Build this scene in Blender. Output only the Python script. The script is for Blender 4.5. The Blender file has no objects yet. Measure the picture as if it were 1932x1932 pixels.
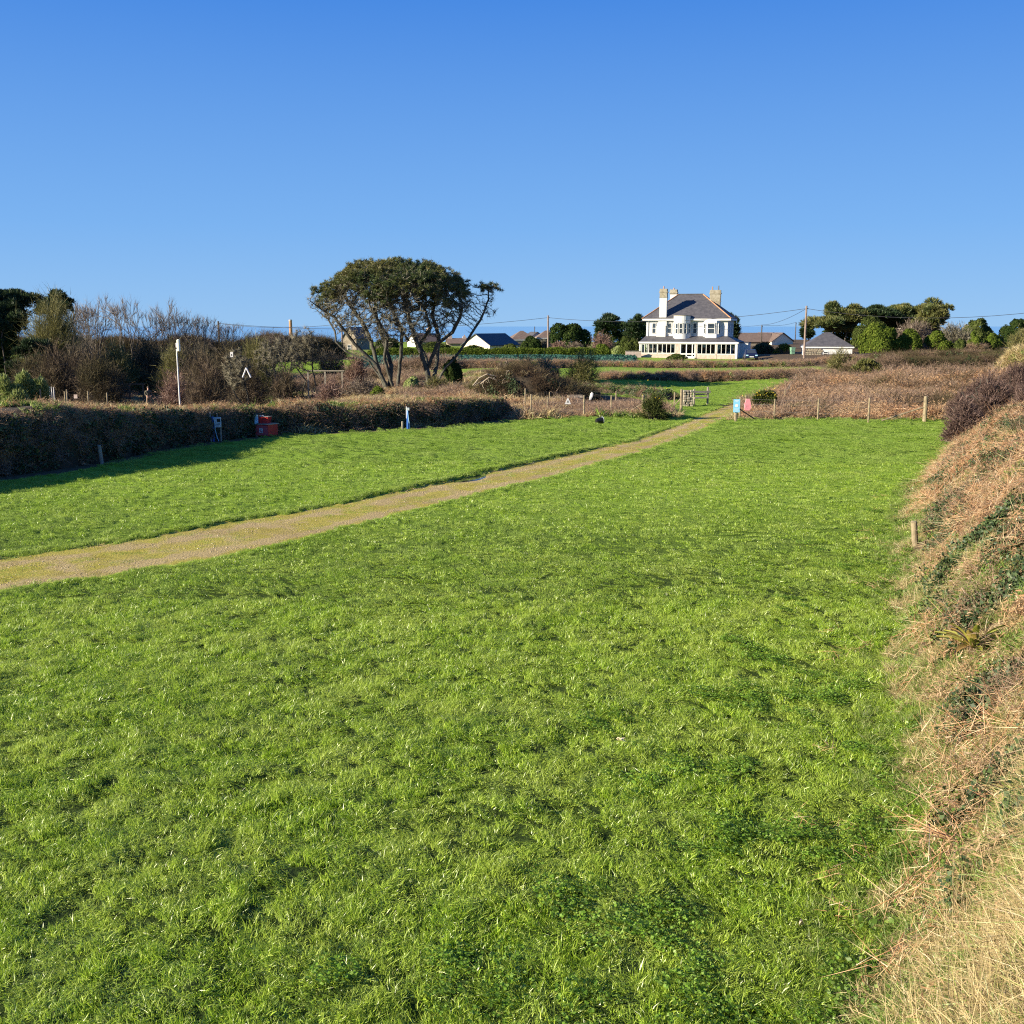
import bpy, bmesh, math, random
import numpy as np
from mathutils import Vector, Matrix

S = bpy.context.scene
COL = S.collection
rng = np.random.default_rng(7)
random.seed(7)
PI = math.pi

# ------------------------------------------------------------------ camera, world, sun
CAMH = 4.5
PITCH = math.radians(10.28)
FPX = 1936.0                      # focal length in units of a 1932 px wide picture
cam_d = bpy.data.cameras.new('camera')
cam_d.sensor_width = 36.0
cam_d.lens = 36.0 * FPX / 1932.0
cam_d.clip_start = 0.05
cam_d.clip_end = 60000
cam = bpy.data.objects.new('camera', cam_d)
COL.objects.link(cam)
cam.location = (0, 0, CAMH)
cam.rotation_euler = (PI / 2 - PITCH, 0, 0)
S.camera = cam

SUN_EL = math.radians(20)
SUN_DIR = Vector((-0.93 * math.cos(SUN_EL), -0.3676 * math.cos(SUN_EL), math.sin(SUN_EL))).normalized()  # towards the sun
w = bpy.data.worlds.new('World')
S.world = w
w.use_nodes = True
wn = w.node_tree
bg = wn.nodes['Background']
sky = wn.nodes.new('ShaderNodeTexSky')
sky.sky_type = 'NISHITA'
sky.sun_disc = False
sky.sun_elevation = SUN_EL
sky.sun_rotation = math.atan2(SUN_DIR.x, SUN_DIR.y)
sky.altitude = 0
sky.air_density = 0.8
sky.dust_density = 0.0
sky.ozone_density = 4.0
EXPO = 1.3
SKY_K = 0.08
# clear winter sky: mostly an even gradient with height, the same all round, over the Nishita sky
tcw = wn.nodes.new('ShaderNodeTexCoord'); sx = wn.nodes.new('ShaderNodeSeparateXYZ')
wn.links.new(tcw.outputs['Generated'], sx.inputs[0])
cr = wn.nodes.new('ShaderNodeValToRGB'); ce = cr.color_ramp.elements
ce.new(.5); ce.new(.7)
for el, (p_, c_) in zip(ce, [(0.0, (.30, .545, .87)), (0.09, (.195, .445, .87)), (0.29, (.058, .245, .76)), (1.0, (.02, .10, .45))]):
    el.position = p_; el.color = (*c_, 1)
wn.links.new(sx.outputs['Z'], cr.inputs[0])
vs = wn.nodes.new('ShaderNodeVectorMath'); vs.operation = 'SCALE'; vs.inputs['Scale'].default_value = 1 / (SKY_K * 2 ** EXPO)
wn.links.new(cr.outputs[0], vs.inputs[0])
mx = wn.nodes.new('ShaderNodeMix'); mx.data_type = 'RGBA'; mx.inputs[0].default_value = .97
wn.links.new(sky.outputs[0], mx.inputs[6]); wn.links.new(vs.outputs[0], mx.inputs[7])
wn.links.new(mx.outputs[2], bg.inputs['Color'])
bg.inputs['Strength'].default_value = SKY_K
sl = bpy.data.lights.new('sun', 'SUN')
sl.energy = 5.0
sl.angle = math.radians(0.5)
sl.color = (1.0, 0.89, 0.70)
sun = bpy.data.objects.new('sun', sl)
COL.objects.link(sun)
sun.rotation_euler = SUN_DIR.to_track_quat('Z', 'Y').to_euler()
S.view_settings.view_transform = 'Standard'
S.view_settings.look = 'None'
S.view_settings.gamma = 1
S.view_settings.use_curve_mapping = False
S.view_settings.exposure = EXPO
S.cycles.max_bounces = 6
S.cycles.use_denoising = False
S.cycles.filter_width = 1.15
S.cycles.transparent_max_bounces = 8

# ------------------------------------------------------------------ picture <-> world helpers
cp, sp = math.cos(PITCH), math.sin(PITCH)
def ray(px, py):
    u = (px - 966) / FPX; v = (966 - py) / FPX
    return np.array([u, cp + v * sp, -sp + v * cp])
def G(px, py, z=0.0):             # where the ray through a pixel meets height z
    d = ray(px, py); t = (z - CAMH) / d[2]
    return (d[0] * t, d[1] * t)
def at(px, D):                    # ground position at depth D below a pixel column
    return ((px - 966) / FPX * D, D)
def ZT(py, D):                    # height of a pixel row at distance D
    d = ray(966, py); return CAMH + d[2] / d[1] * D
def M(px, D):
    return px / FPX * D

# ------------------------------------------------------------------ noise
def _h(i, j, s):
    n = (i * 374761393 + j * 668265263 + s * 974711) & 0x7fffffff
    n = ((n ^ (n >> 13)) * 1274126177) & 0x7fffffff
    return ((n ^ (n >> 16)) & 0xffff) / 65535.0
def vn(x, y, sc, s=0):
    x = np.asarray(x, float) / sc + 1000.3; y = np.asarray(y, float) / sc + 1000.7
    i = np.floor(x).astype(np.int64); j = np.floor(y).astype(np.int64)
    fx = x - i; fy = y - j
    fx = fx * fx * (3 - 2 * fx); fy = fy * fy * (3 - 2 * fy)
    a = _h(i, j, s); b = _h(i + 1, j, s); c = _h(i, j + 1, s); d = _h(i + 1, j + 1, s)
    return (a * (1 - fx) + b * fx) * (1 - fy) + (c * (1 - fx) + d * fx) * fy
def ss(a, b, x):
    t = np.clip((np.asarray(x, float) - a) / (b - a), 0, 1)
    return t * t * (3 - 2 * t)

# ------------------------------------------------------------------ lie of the land
bank_px = [(1600, 1932), (1655, 1750), (1700, 1600), (1712, 1450), (1690, 1250), (1700, 1050), (1720, 930), (1800, 830), (1815, 800)]
bank_w = sorted([G(a, b) for a, b in bank_px], key=lambda p: p[1])
BY = np.array([-20, 0, 3] + [p[1] for p in bank_w] + [56, 70]); BX = np.array([-14, -2.6, 0.1] + [p[0] for p in bank_w] + [25.5, 33])
def bank_s(x, y): return (x - np.interp(y, BY, BX)) * 0.9
def bank_h(y): return np.interp(y, [-20, 0, 12, 25, 38, 46, 56, 66], [3.0, 2.8, 2.25, 1.65, 1.1, 0.75, 0.55, 0.3])
hedge_px = [(0, 905), (130, 890), (250, 868), (340, 848), (420, 836), (540, 823), (700, 815), (850, 806), (950, 795), (1000, 788)]
HB = [(-21.5, 19.0), (-18.6, 25.0)] + [G(a, b) for a, b in hedge_px]
HX = np.array([p[0] for p in HB]); HY = np.array([p[1] for p in HB])
tr_u = [(-330, 1085), (0, 1045), (200, 1018), (400, 985), (600, 953), (800, 914), (870, 897), (1000, 870), (1200, 826), (1290, 796), (1335, 776), (1385, 758)]
tr_l = [(-330, 1155), (0, 1112), (200, 1078), (400, 1043), (600, 1000), (800, 950), (870, 935), (1000, 905), (1200, 852), (1295, 818), (1365, 786), (1420, 762)]
TU = [G(*p) for p in tr_u]; TL = [G(*p) for p in tr_l]
TUx = np.array([p[0] for p in TU]); TUy = np.array([p[1] for p in TU]); TLx = np.array([p[0] for p in TL]); TLy = np.array([p[1] for p in TL]) - np.interp([p[0] for p in TL], [-12, 3, 9], [.7, .4, .9])
def track_t(x, y):                # 0 at the near edge, 1 at the far edge of the track, along y
    yl = np.interp(x, TLx, TLy); yu = np.interp(x, TUx, TUy)
    w_ = 0.22 * (vn(x, y, .9, 5) - .5) + .26 * (vn(x, y, .22, 6) - .5)
    return (y + w_ * 1.6 - yl) / (yu - yl), yu - yl
def in_track(x, y, pad=0.0):
    t, wd = track_t(x, y)
    return (t > -pad / wd) & (t < 1 + pad / wd) & (x > TLx[0]) & (x < TLx[-1])
def ground(x, y, fine=True):
    x = np.asarray(x, float); y = np.asarray(y, float)
    s = bank_s(x, y)
    prof = ss(-0.1, 2.5, s) * 0.6 + 0.4 * np.clip(s / 2.2, 0, 1)
    prof = prof * (1 - 0.25 * ss(5, 14, s)) * (1 - ss(14, 40, s))
    z = prof * bank_h(y)
    z = z - 2.1 * ss(2.5, 13, np.interp(y, HY, HX) - x) * (1 - ss(-20, -7, x)) * ss(24, 40, y) * (1 - ss(115, 150, y))
    z = z + .8 * ss(30, 70, x) * ss(70, 120, y)
    z = z + 0.9 * ss(19, 30, x) * ss(54, 64, y) * (1 - ss(74, 88, y)) * (1 - ss(34, 44, x))
    far = np.hypot(x, y)
    z = z - 26 * ss(290, 620, far)
    if fine:
        near = (1 - ss(45, 70, y))
        t_, wd_ = track_t(x, y)
        din_ = np.minimum(t_, 1 - t_) * wd_ * ((x > TLx[0]) & (x < TLx[-1])); flat = 1 - .8 * ss(-.05, .3, din_)
        z = z + flat * near * ((1 - .6 * ss(20, 40, y)) * ((.025 + .055 * (1 - ss(9, 20, y))) * (vn(x, y, 0.30, 1) - .5) + 0.035 * (vn(x, y, 1.1, 2) - .5)) + 0.1 * (vn(x, y, 4, 3) - .5))
        z = z + (s > 0.2) * near * (0.28 * (vn(x, y, 0.5, 8) - .5) + .7 * (vn(x, y, 1.4, 9) - .5)) * ss(0.2, 1.4, s)
        z = z + (1 - near) * 0.25 * (vn(x, y, 6, 4) - .5)
        t, wd = track_t(x, y)
        d_in = np.minimum(t, 1 - t) * wd
        ok = (x > TLx[0]) & (x < TLx[-1])
        z = z - ok * 0.07 * ss(-0.1, 0.2, d_in) * (1 - 0.6 * ss(40, 52, y))
    return z
PUD = G(890, 899)
_ground0 = ground
def ground(x, y, fine=True):
    z = _ground0(x, y, fine)
    u_ = (np.asarray(x) - PUD[0]); v_ = (np.asarray(y) - PUD[1])
    q = np.sqrt(((u_ - .35 * v_ + .1) / .42) ** 2 + ((v_ - .1 * u_) / .62) ** 2) * (1 + .3 * (vn(x, y, .5, 3) - .5))
    return z - .075 * (1 - ss(.5, 1.3, q))
def gz(x, y): return float(ground(x, y))

# ------------------------------------------------------------------ materials
def nd(nt, t, **k):
    n = nt.nodes.new(t)
    for a, b in k.items(): setattr(n, a, b)
    return n
def new_mat(name):
    m = bpy.data.materials.new(name); m.use_nodes = True
    nt = m.node_tree
    for n in list(nt.nodes):
        if n.type != 'OUTPUT_MATERIAL': nt.nodes.remove(n)
    return m, nt, [n for n in nt.nodes][0]
def ramp(nt, fac, cols):
    r = nd(nt, 'ShaderNodeValToRGB')
    e = r.color_ramp.elements
    while len(e) < len(cols): e.new(0.5)
    for k, (p, c) in enumerate(cols):
        e[k].position = p; e[k].color = (*c, 1)
    nt.links.new(fac, r.inputs[0]); return r.outputs[0]
def mix(nt, fac, a, b, bt='MIX'):
    n = nd(nt, 'ShaderNodeMix', data_type='RGBA', blend_type=bt)
    if isinstance(fac, (int, float)): n.inputs[0].default_value = fac
    else: nt.links.new(fac, n.inputs[0])
    for s, v in ((6, a), (7, b)):
        if isinstance(v, (tuple, list)): n.inputs[s].default_value = (*v, 1)
        else: nt.links.new(v, n.inputs[s])
    return n.outputs[2]
def noise(nt, scale, detail=3, rough=.5, vec=None, dist=0):
    n = nd(nt, 'ShaderNodeTexNoise')
    n.inputs['Scale'].default_value = scale; n.inputs['Detail'].default_value = detail
    n.inputs['Roughness'].default_value = rough; n.inputs['Distortion'].default_value = dist
    if vec is None:
        g = nd(nt, 'ShaderNodeNewGeometry'); vec = g.outputs['Position']
    nt.links.new(vec, n.inputs['Vector']); return n.outputs[0]
def veg(name, cols, patch=None, pscale=.5, trans=.3, gloss=.04, grough=.45, sat_noise=None):
    """leafy or stalky stuff: colour by each blade's own 'tint', shifted in patches over the ground"""
    m, nt, out = new_mat(name)
    a = nd(nt, 'ShaderNodeAttribute', attribute_name='tint')
    c = ramp(nt, a.outputs['Fac'], cols)
    if patch:
        f = noise(nt, pscale, 4, .6)
        mr = nd(nt, 'ShaderNodeMapRange'); nt.links.new(f, mr.inputs[0])
        mr.inputs[1].default_value = .4; mr.inputs[2].default_value = .62
        c2 = mix(nt, .55, c, patch)
        c = mix(nt, mr.outputs[0], c, c2)
    d = nd(nt, 'ShaderNodeBsdfDiffuse'); nt.links.new(c, d.inputs[0])
    t = nd(nt, 'ShaderNodeBsdfTranslucent'); nt.links.new(c, t.inputs[0])
    ms = nd(nt, 'ShaderNodeMixShader'); ms.inputs[0].default_value = trans
    nt.links.new(d.outputs[0], ms.inputs[1]); nt.links.new(t.outputs[0], ms.inputs[2])
    s = ms.outputs[0]
    if gloss:
        g = nd(nt, 'ShaderNodeBsdfGlossy'); g.inputs['Roughness'].default_value = grough
        m2 = nd(nt, 'ShaderNodeMixShader'); m2.inputs[0].default_value = gloss
        nt.links.new(s, m2.inputs[1]); nt.links.new(g.outputs[0], m2.inputs[2]); s = m2.outputs[0]
    nt.links.new(s, out.inputs[0]); return m
def surf(name, col, col2=None, scale=4, rough=.7, metal=0, bump=0, bscale=30, detail=4, spec=.3, streak=None):
    m, nt, out = new_mat(name)
    p = nd(nt, 'ShaderNodeBsdfPrincipled'); p.inputs['Roughness'].default_value = rough
    p.inputs['Metallic'].default_value = metal
    p.inputs['Specular IOR Level'].default_value = spec
    tc = nd(nt, 'ShaderNodeTexCoord')
    if col2:
        f = noise(nt, scale, detail, .6, tc.outputs['Object'])
        c = ramp(nt, f, [(.35, col), (.65, col2)])
        nt.links.new(c, p.inputs['Base Color'])
    else: p.inputs['Base Color'].default_value = (*col, 1)
    if bump:
        f = noise(nt, bscale, 4, .6, tc.outputs['Object'])
        b = nd(nt, 'ShaderNodeBump'); b.inputs['Strength'].default_value = bump; b.inputs['Distance'].default_value = .02
        nt.links.new(f, b.inputs['Height']); nt.links.new(b.outputs[0], p.inputs['Normal'])
    nt.links.new(p.outputs[0], out.inputs[0]); return m

MT = {}
MT['lawn'] = veg('lawn_blade', [(0, (.07, .155, .007)), (.35, (.25, .41, .020)), (.65, (.45, .60, .055)), (.9, (.58, .70, .15)), (1, (.68, .66, .33))], patch=(.45, .54, .10), pscale=.8, trans=.42, gloss=.05, grough=.38)  # palest stops: straw blades, also highlights put into the blade colour
MT['lawn_far'] = veg('lawn_blade_far', [(0, (.11, .20, .016)), (.5, (.245, .375, .045)), (1, (.41, .52, .12))], patch=(.37, .46, .12), pscale=.6, trans=.42, gloss=.015, grough=.5)
MT['clover'] = veg('clover_leaf', [(0, (.06, .14, .012)), (.6, (.17, .31, .03)), (1, (.32, .46, .10))], trans=.35, gloss=.02)
MT['longgrass'] = veg('long_green_blade', [(0, (.08, .16, .015)), (.6, (.20, .30, .04)), (1, (.44, .45, .16))], trans=.35)
MT['dry'] = veg('dry_grass_blade', [(0, (.22, .16, .07)), (.4, (.44, .34, .16)), (.85, (.62, .5, .27)), (1, (.28, .32, .1))], trans=.3)
MT['bracken'] = veg('dead_bracken_frond', [(0, (.15, .075, .04)), (.4, (.36, .185, .09)), (.8, (.52, .32, .165)), (1, (.62, .48, .32))], patch=(.42, .33, .20), pscale=.35, trans=.25, gloss=.02)
MT['bramble'] = veg('bramble_stem', [(0, (.11, .075, .055)), (.5, (.25, .17, .12)), (.9, (.40, .29, .21)), (1, (.12, .18, .04))], patch=(.27, .18, .11), pscale=.3, trans=.15, gloss=.02)
MT['ivy'] = veg('ivy_leaf', [(0, (.016, .032, .012)), (.5, (.045, .075, .026)), (.9, (.1, .14, .045)), (1, (.24, .26, .09))], trans=.12, gloss=.03, grough=.55)
MT['straw'] = veg('fallen_stalk', [(0, (.22, .10, .05)), (.4, (.50, .27, .13)), (.7, (.62, .42, .23)), (1, (.80, .68, .46))], trans=.1, gloss=.03)
MT['pine'] = veg('pine_needle', [(0, (.022, .04, .016)), (.5, (.062, .092, .03)), (.9, (.13, .155, .05)), (1, (.20, .17, .06))], patch=(.23, .20, .06), pscale=.4, trans=.2, gloss=.02)
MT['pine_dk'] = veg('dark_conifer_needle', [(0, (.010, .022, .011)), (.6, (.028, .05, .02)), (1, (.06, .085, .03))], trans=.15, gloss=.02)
MT['greenleaf'] = veg('bright_shrub_leaf', [(0, (.04, .065, .012)), (.5, (.095, .135, .02)), (1, (.2, .24, .045))], trans=.3, gloss=0)
MT['midleaf'] = veg('shrub_leaf', [(0, (.03, .045, .012)), (.5, (.065, .085, .022)), (1, (.14, .16, .05))], trans=.25, gloss=0)
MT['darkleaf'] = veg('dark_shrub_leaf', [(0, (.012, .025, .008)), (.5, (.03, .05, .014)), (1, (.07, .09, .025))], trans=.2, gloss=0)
MT['olive'] = veg('olive_twig', [(0, (.07, .07, .025)), (.5, (.15, .145, .05)), (1, (.27, .24, .09))], trans=.25, gloss=.02)
MT['tamarisk'] = veg('feathery_yellow_green_spray', [(0, (.10, .15, .04)), (.5, (.24, .29, .09)), (1, (.4, .42, .16))], trans=.3, gloss=.02)
MT['twig'] = veg('bare_twig', [(0, (.08, .06, .045)), (.5, (.17, .13, .095)), (1, (.3, .24, .18))], trans=.1, gloss=.02)
MT['greytwig'] = veg('lichen_grey_twig', [(0, (.08, .075, .05)), (.5, (.165, .15, .10)), (1, (.28, .25, .18))], trans=.1, gloss=.02)
MT['redtwig'] = veg('reddish_twig', [(0, (.10, .06, .045)), (.5, (.21, .13, .10)), (1, (.33, .22, .17))], trans=.1, gloss=.02)
MT['scrub'] = veg('scrub_twig', [(0, (.05, .037, .026)), (.5, (.115, .085, .058)), (1, (.21, .16, .115))], patch=(.07, .075, .03), pscale=.25, trans=.1, gloss=0)
MT['scrub2'] = veg('grey_scrub_twig', [(0, (.05, .045, .032)), (.5, (.12, .105, .07)), (1, (.22, .19, .14))], patch=(.12, .08, .06), pscale=.25, trans=.1, gloss=0)
MT['purple'] = veg('purple_brown_thorn_twig', [(0, (.05, .032, .028)), (.5, (.12, .078, .065)), (1, (.22, .155, .13))], trans=.1, gloss=0)
MT['gorse'] = veg('gorse_spine', [(0, (.02, .03, .01)), (.5, (.05, .065, .02)), (1, (.12, .13, .045))], trans=.1, gloss=0)
MT['flower'] = veg('gorse_flower', [(0, (.6, .42, .02)), (1, (.8, .62, .05))], trans=.2)
MT['bark'] = surf('pine_bark', (.04, .038, .03), (.11, .105, .08), 3, .9, bump=.8, bscale=9)
MT['bark_dk'] = surf('dark_bark', (.05, .042, .034), (.12, .1, .08), 3, .9, bump=.6, bscale=9)
MT['bark_pale'] = surf('pale_dead_wood', (.22, .18, .13), (.36, .30, .22), 4, .85)
MT['soil'] = surf('hedge_soil', (.03, .025, .016), (.075, .055, .035), 3, .95, bump=1, bscale=8)
MT['wood'] = surf('weathered_post_wood', (.17, .135, .085), (.30, .245, .15), 5, .8, bump=.3, bscale=40)
MT['wood_grey'] = surf('grey_weathered_wood', (.2, .18, .14), (.33, .29, .22), 8, .8)
MT['wood_dk'] = surf('dark_old_wood', (.05, .042, .032), (.1, .08, .06), 8, .85)
MT['pole'] = surf('telegraph_pole_wood', (.17, .125, .10), (.27, .205, .165), 2, .8)
MT['wire'] = surf('galvanised_wire', (.12, .12, .12), rough=.6, metal=.3)
MT['cable'] = surf('black_cable', (.03, .03, .035), rough=.5)
MT['white'] = surf('white_paint', (.66, .65, .62), (.58, .57, .53), 2, .55)
MT['render'] = surf('white_render', (.60, .60, .585), (.50, .495, .47), 1.2, .75, bump=.2, bscale=12)
MT['cream'] = surf('cream_render', (.75, .66, .47), (.8, .72, .54), 1, .8)
MT['slate'] = surf('grey_brown_slate', (.062, .06, .064), (.098, .093, .096), 2.2, .6, bump=.5, bscale=10)
MT['slate_blue'] = surf('dark_blue_slate', (.03, .038, .05), (.045, .055, .07), 2, .55)
MT['slate_brn'] = surf('brown_roof', (.13, .09, .07), (.18, .13, .1), 2, .8)
MT['terracotta'] = surf('terracotta_ridge', (.33, .16, .08), (.42, .24, .13), 3, .8)
MT['stone'] = surf('lichened_granite', (.21, .18, .12), (.33, .30, .23), 3, .9, bump=.6, bscale=8)
MT['stone_brn'] = surf('brown_granite', (.19, .155, .11), (.3, .255, .19), 2, .9, bump=.5, bscale=5)
MT['brick'] = surf('pale_pink_brick', (.40, .30, .24), (.50, .41, .35), 3, .85)
MT['dark'] = surf('interior_shade', (.05, .045, .04), (.12, .10, .08), 1.5, .8)  # unlit veranda interior, its shade put into the colour
MT['black'] = surf('black_plastic', (.012, .012, .013), rough=.45)
MT['red'] = surf('red_painted_plastic', (.48, .025, .022), (.56, .04, .035), 3, .45)
MT['redpale'] = surf('faded_red_plastic', (.58, .11, .12), (.5, .08, .09), 5, .5)
MT['blue'] = surf('blue_plastic_pipe', (.03, .12, .42), rough=.4)
MT['paleblue'] = surf('pale_blue_panel', (.35, .6, .78), rough=.5)
MT['skyblue'] = surf('light_blue_sign_face', (.2, .5, .72), rough=.5)
MT['boxgrey'] = surf('grey_white_cabinet', (.5, .55, .56), (.42, .47, .49), 5, .5)
MT['pink'] = surf('pink_fabric', (.62, .22, .25), (.7, .3, .32), 6, .8)
MT['jacket'] = surf('dark_olive_jacket', (.10, .09, .065), rough=.9)
MT['trouser'] = surf('brown_trousers', (.24, .16, .11), rough=.9)
MT['skin'] = surf('skin', (.5, .3, .22), rough=.6)
MT['hair'] = surf('grey_hair', (.12, .09, .07), rough=.9)
MT['carblue'] = surf('navy_car_paint', (.01, .015, .05), rough=.2, spec=.6)
MT['green_plastic'] = surf('green_plastic', (.16, .3, .2), rough=.5)
MT['lamp'] = surf('pale_lamp_housing', (.75, .76, .6), rough=.4)
def glass_mat():
    m, nt, out = new_mat('window_glass')
    p = nd(nt, 'ShaderNodeBsdfPrincipled'); p.inputs['Base Color'].default_value = (.035, .045, .055, 1)
    p.inputs['Roughness'].default_value = .08; p.inputs['Specular IOR Level'].default_value = .9
    nt.links.new(p.outputs[0], out.inputs[0]); return m
MT['glass'] = glass_mat()
def clear_glass():
    m, nt, out = new_mat('clear_conservatory_glass')
    g = nd(nt, 'ShaderNodeBsdfGlossy'); g.inputs['Roughness'].default_value = .02
    t = nd(nt, 'ShaderNodeBsdfTransparent'); t.inputs[0].default_value = (.8, .85, .85, 1)
    f = nd(nt, 'ShaderNodeFresnel'); f.inputs[0].default_value = 1.5
    x = nd(nt, 'ShaderNodeMixShader')
    nt.links.new(f.outputs[0], x.inputs[0]); nt.links.new(t.outputs[0], x.inputs[1]); nt.links.new(g.outputs[0], x.inputs[2])
    nt.links.new(x.outputs[0], out.inputs[0]); return m
MT['cglass'] = clear_glass()
def water_mat():
    m, nt, out = new_mat('water_surface')
    p = nd(nt, 'ShaderNodeBsdfPrincipled'); p.inputs['Base Color'].default_value = (.03, .03, .02, 1)
    p.inputs['Roughness'].default_value = .03; p.inputs['Specular IOR Level'].default_value = 1.0
    p.inputs['IOR'].default_value = 1.6
    nt.links.new(p.outputs[0], out.inputs[0]); return m
MT['puddle'] = water_mat()
MT['sea'] = surf('open_sea', (.16, .35, .55), (.18, .37, .57), .002, .5)

# ------------------------------------------------------------------ object helpers
def link(o, parent=None, mat=None):
    COL.objects.link(o)
    if parent is not None: o.parent = parent
    if mat is not None: o.data.materials.append(MT[mat] if isinstance(mat, str) else mat)
    return o
def tag(o, label=None, cat=None, group=None, kind=None):
    if label: o['label'] = label
    if cat: o['category'] = cat
    if group: o['group'] = group
    if kind: o['kind'] = kind
    return o
def empty(name, loc, rz=0, label=None, cat=None, group=None):
    o = bpy.data.objects.new(name, None); COL.objects.link(o)
    o.empty_display_size = .2
    o.location = loc; o.rotation_euler = (0, 0, rz)
    return tag(o, label, cat, group)
def npmesh(name, V, quads=None, tris=None, tint=None, smooth=False):
    me = bpy.data.meshes.new(name)
    V = np.asarray(V, np.float32)
    q = np.zeros((0, 4), np.int32) if quads is None else np.asarray(quads, np.int32)
    t = np.zeros((0, 3), np.int32) if tris is None else np.asarray(tris, np.int32)
    me.vertices.add(len(V)); me.vertices.foreach_set('co', V.ravel())
    loops = np.concatenate([q.ravel(), t.ravel()])
    me.loops.add(len(loops)); me.loops.foreach_set('vertex_index', loops)
    st = np.concatenate([np.arange(len(q)) * 4, len(q) * 4 + np.arange(len(t)) * 3]).astype(np.int32)
    me.polygons.add(len(st)); me.polygons.foreach_set('loop_start', st)
    if smooth: me.polygons.foreach_set('use_smooth', np.ones(len(st), bool))
    if tint is not None:
        a = me.attributes.new('tint', 'FLOAT', 'POINT'); a.data.foreach_set('value', np.asarray(tint, np.float32))
    me.update(); me.validate()
    return me
def npobj(name, geo, mat, parent=None, loc=None, smooth=False):
    V, q, t, ti = geo
    V = np.asarray(V, float)
    if parent is not None and loc is None: loc = None
    if loc is not None: V = V - np.asarray(loc)
    o = bpy.data.objects.new(name, npmesh(name, V, q, t, ti, smooth))
    link(o, parent, mat)
    return o
def joing(gs):
    Vs, qs, ts, tis = [], [], [], []; n = 0
    for V, q, t, ti in gs:
        Vs.append(V); qs.append(np.asarray(q).reshape(-1, 4) + n); ts.append(np.asarray(t).reshape(-1, 3) + n)
        tis.append(ti if ti is not None else np.full(len(V), .5)); n += len(V)
    return np.concatenate(Vs), np.concatenate(qs), np.concatenate(ts), np.concatenate(tis)
def unit(v): return v / np.maximum(np.linalg.norm(v, axis=1, keepdims=True), 1e-9)
def rdir(n, r=None):
    r = r or rng
    return unit(r.normal(size=(n, 3)))
def blades(B, D, L, W, bend=None, tint=None, r=None):
    """two-segment tapering blades: base points, directions, lengths, widths, bend vectors"""
    r = r or rng; n = len(B)
    D = unit(np.asarray(D, float)); L = np.broadcast_to(L, n)[:, None]; W = np.broadcast_to(W, n)[:, None]
    if bend is None: bend = r.normal(size=(n, 3)) * .15
    side = unit(np.cross(D, rdir(n, r)))
    mid = B + D * L * .5 + bend * L * .18
    tip = B + D * L + bend * L * .75
    V = np.stack([B - side * W * .5, B + side * W * .5, mid - side * W * .42, mid + side * W * .42, tip], 1).reshape(-1, 3)
    k = np.arange(n)[:, None] * 5
    q = k + np.array([[0, 1, 3, 2]]); t = k + np.array([[2, 3, 4]])
    ti = np.repeat(r.random(n) if tint is None else tint, 5)
    return V, q, t, ti
def sticks(B, T, W, tint=None, r=None):
    """thin three-sided twigs from B to T"""
    r = r or rng; n = len(B)
    D = unit(T - B); a = unit(np.cross(D, rdir(n, r))); b = np.cross(D, a)
    W = np.broadcast_to(W, n)[:, None] * .5
    c0 = a; c1 = -.5 * a + .866 * b; c2 = -.5 * a - .866 * b
    V = np.stack([B + c0 * W, B + c1 * W, B + c2 * W, T], 1).reshape(-1, 3)
    k = np.arange(n)[:, None] * 4
    t = (k[:, :, None] + np.array([[[0, 1, 3], [1, 2, 3], [2, 0, 3]]])).reshape(-1, 3)
    ti = np.repeat(r.random(n) if tint is None else tint, 4)
    return V, np.zeros((0, 4), int), t, ti
def slivers(B, T, W, tint=None, r=None):
    r = r or rng; n = len(B); D = unit(T - B); a = unit(np.cross(D, rdir(n, r))); W = np.broadcast_to(W, n)[:, None] * .6
    V = np.stack([B - a * W, B + a * W, T], 1).reshape(-1, 3)
    return V, np.zeros((0, 4), int), np.arange(n)[:, None] * 3 + np.array([[0, 1, 2]]), np.repeat(r.random(n) if tint is None else tint, 3)
def cards(P, N, Sz, tint=None, asp=.6, r=None):
    """leaf shaped rhombic faces, slightly folded"""
    r = r or rng; n = len(P)
    N = unit(N); a = unit(np.cross(N, rdir(n, r))); b = np.cross(N, a)
    Sz = np.broadcast_to(Sz, n)[:, None]
    V = np.stack([P - a * Sz, P + b * Sz * asp + N * Sz * .15, P + a * Sz, P - b * Sz * asp + N * Sz * .15], 1).reshape(-1, 3)
    k = np.arange(n)[:, None] * 4
    q = k + np.array([[0, 1, 2, 3]])
    ti = np.repeat(r.random(n) if tint is None else tint, 4)
    return V, q, np.zeros((0, 3), int), ti
def tubes(P0, P1, R0, R1, k=5):
    n = len(P0); D = unit(P1 - P0)
    ref = np.where(np.abs(D[:, 2:3]) > .9, np.array([[1., 0, 0]]), np.array([[0, 0, 1.]]))
    a = unit(np.cross(D, ref)); b = np.cross(D, a)
    an = np.arange(k) / k * 2 * PI
    ring = a[:, None, :] * np.cos(an)[None, :, None] + b[:, None, :] * np.sin(an)[None, :, None]
    ov = D * (np.asarray(R0)[:, None] * .3)
    V = np.concatenate([(P0 - ov)[:, None, :] + ring * np.asarray(R0)[:, None, None], P1[:, None, :] + ring * np.asarray(R1)[:, None, None]], 1).reshape(-1, 3)
    base = np.arange(n)[:, None, None] * 2 * k
    i = np.arange(k); j = (i + 1) % k
    q = (base + np.stack([i, j, j + k, i + k], 1)[None]).reshape(-1, 4)
    return V, q, np.zeros((0, 3), int), np.full(len(V), .5)

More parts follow.
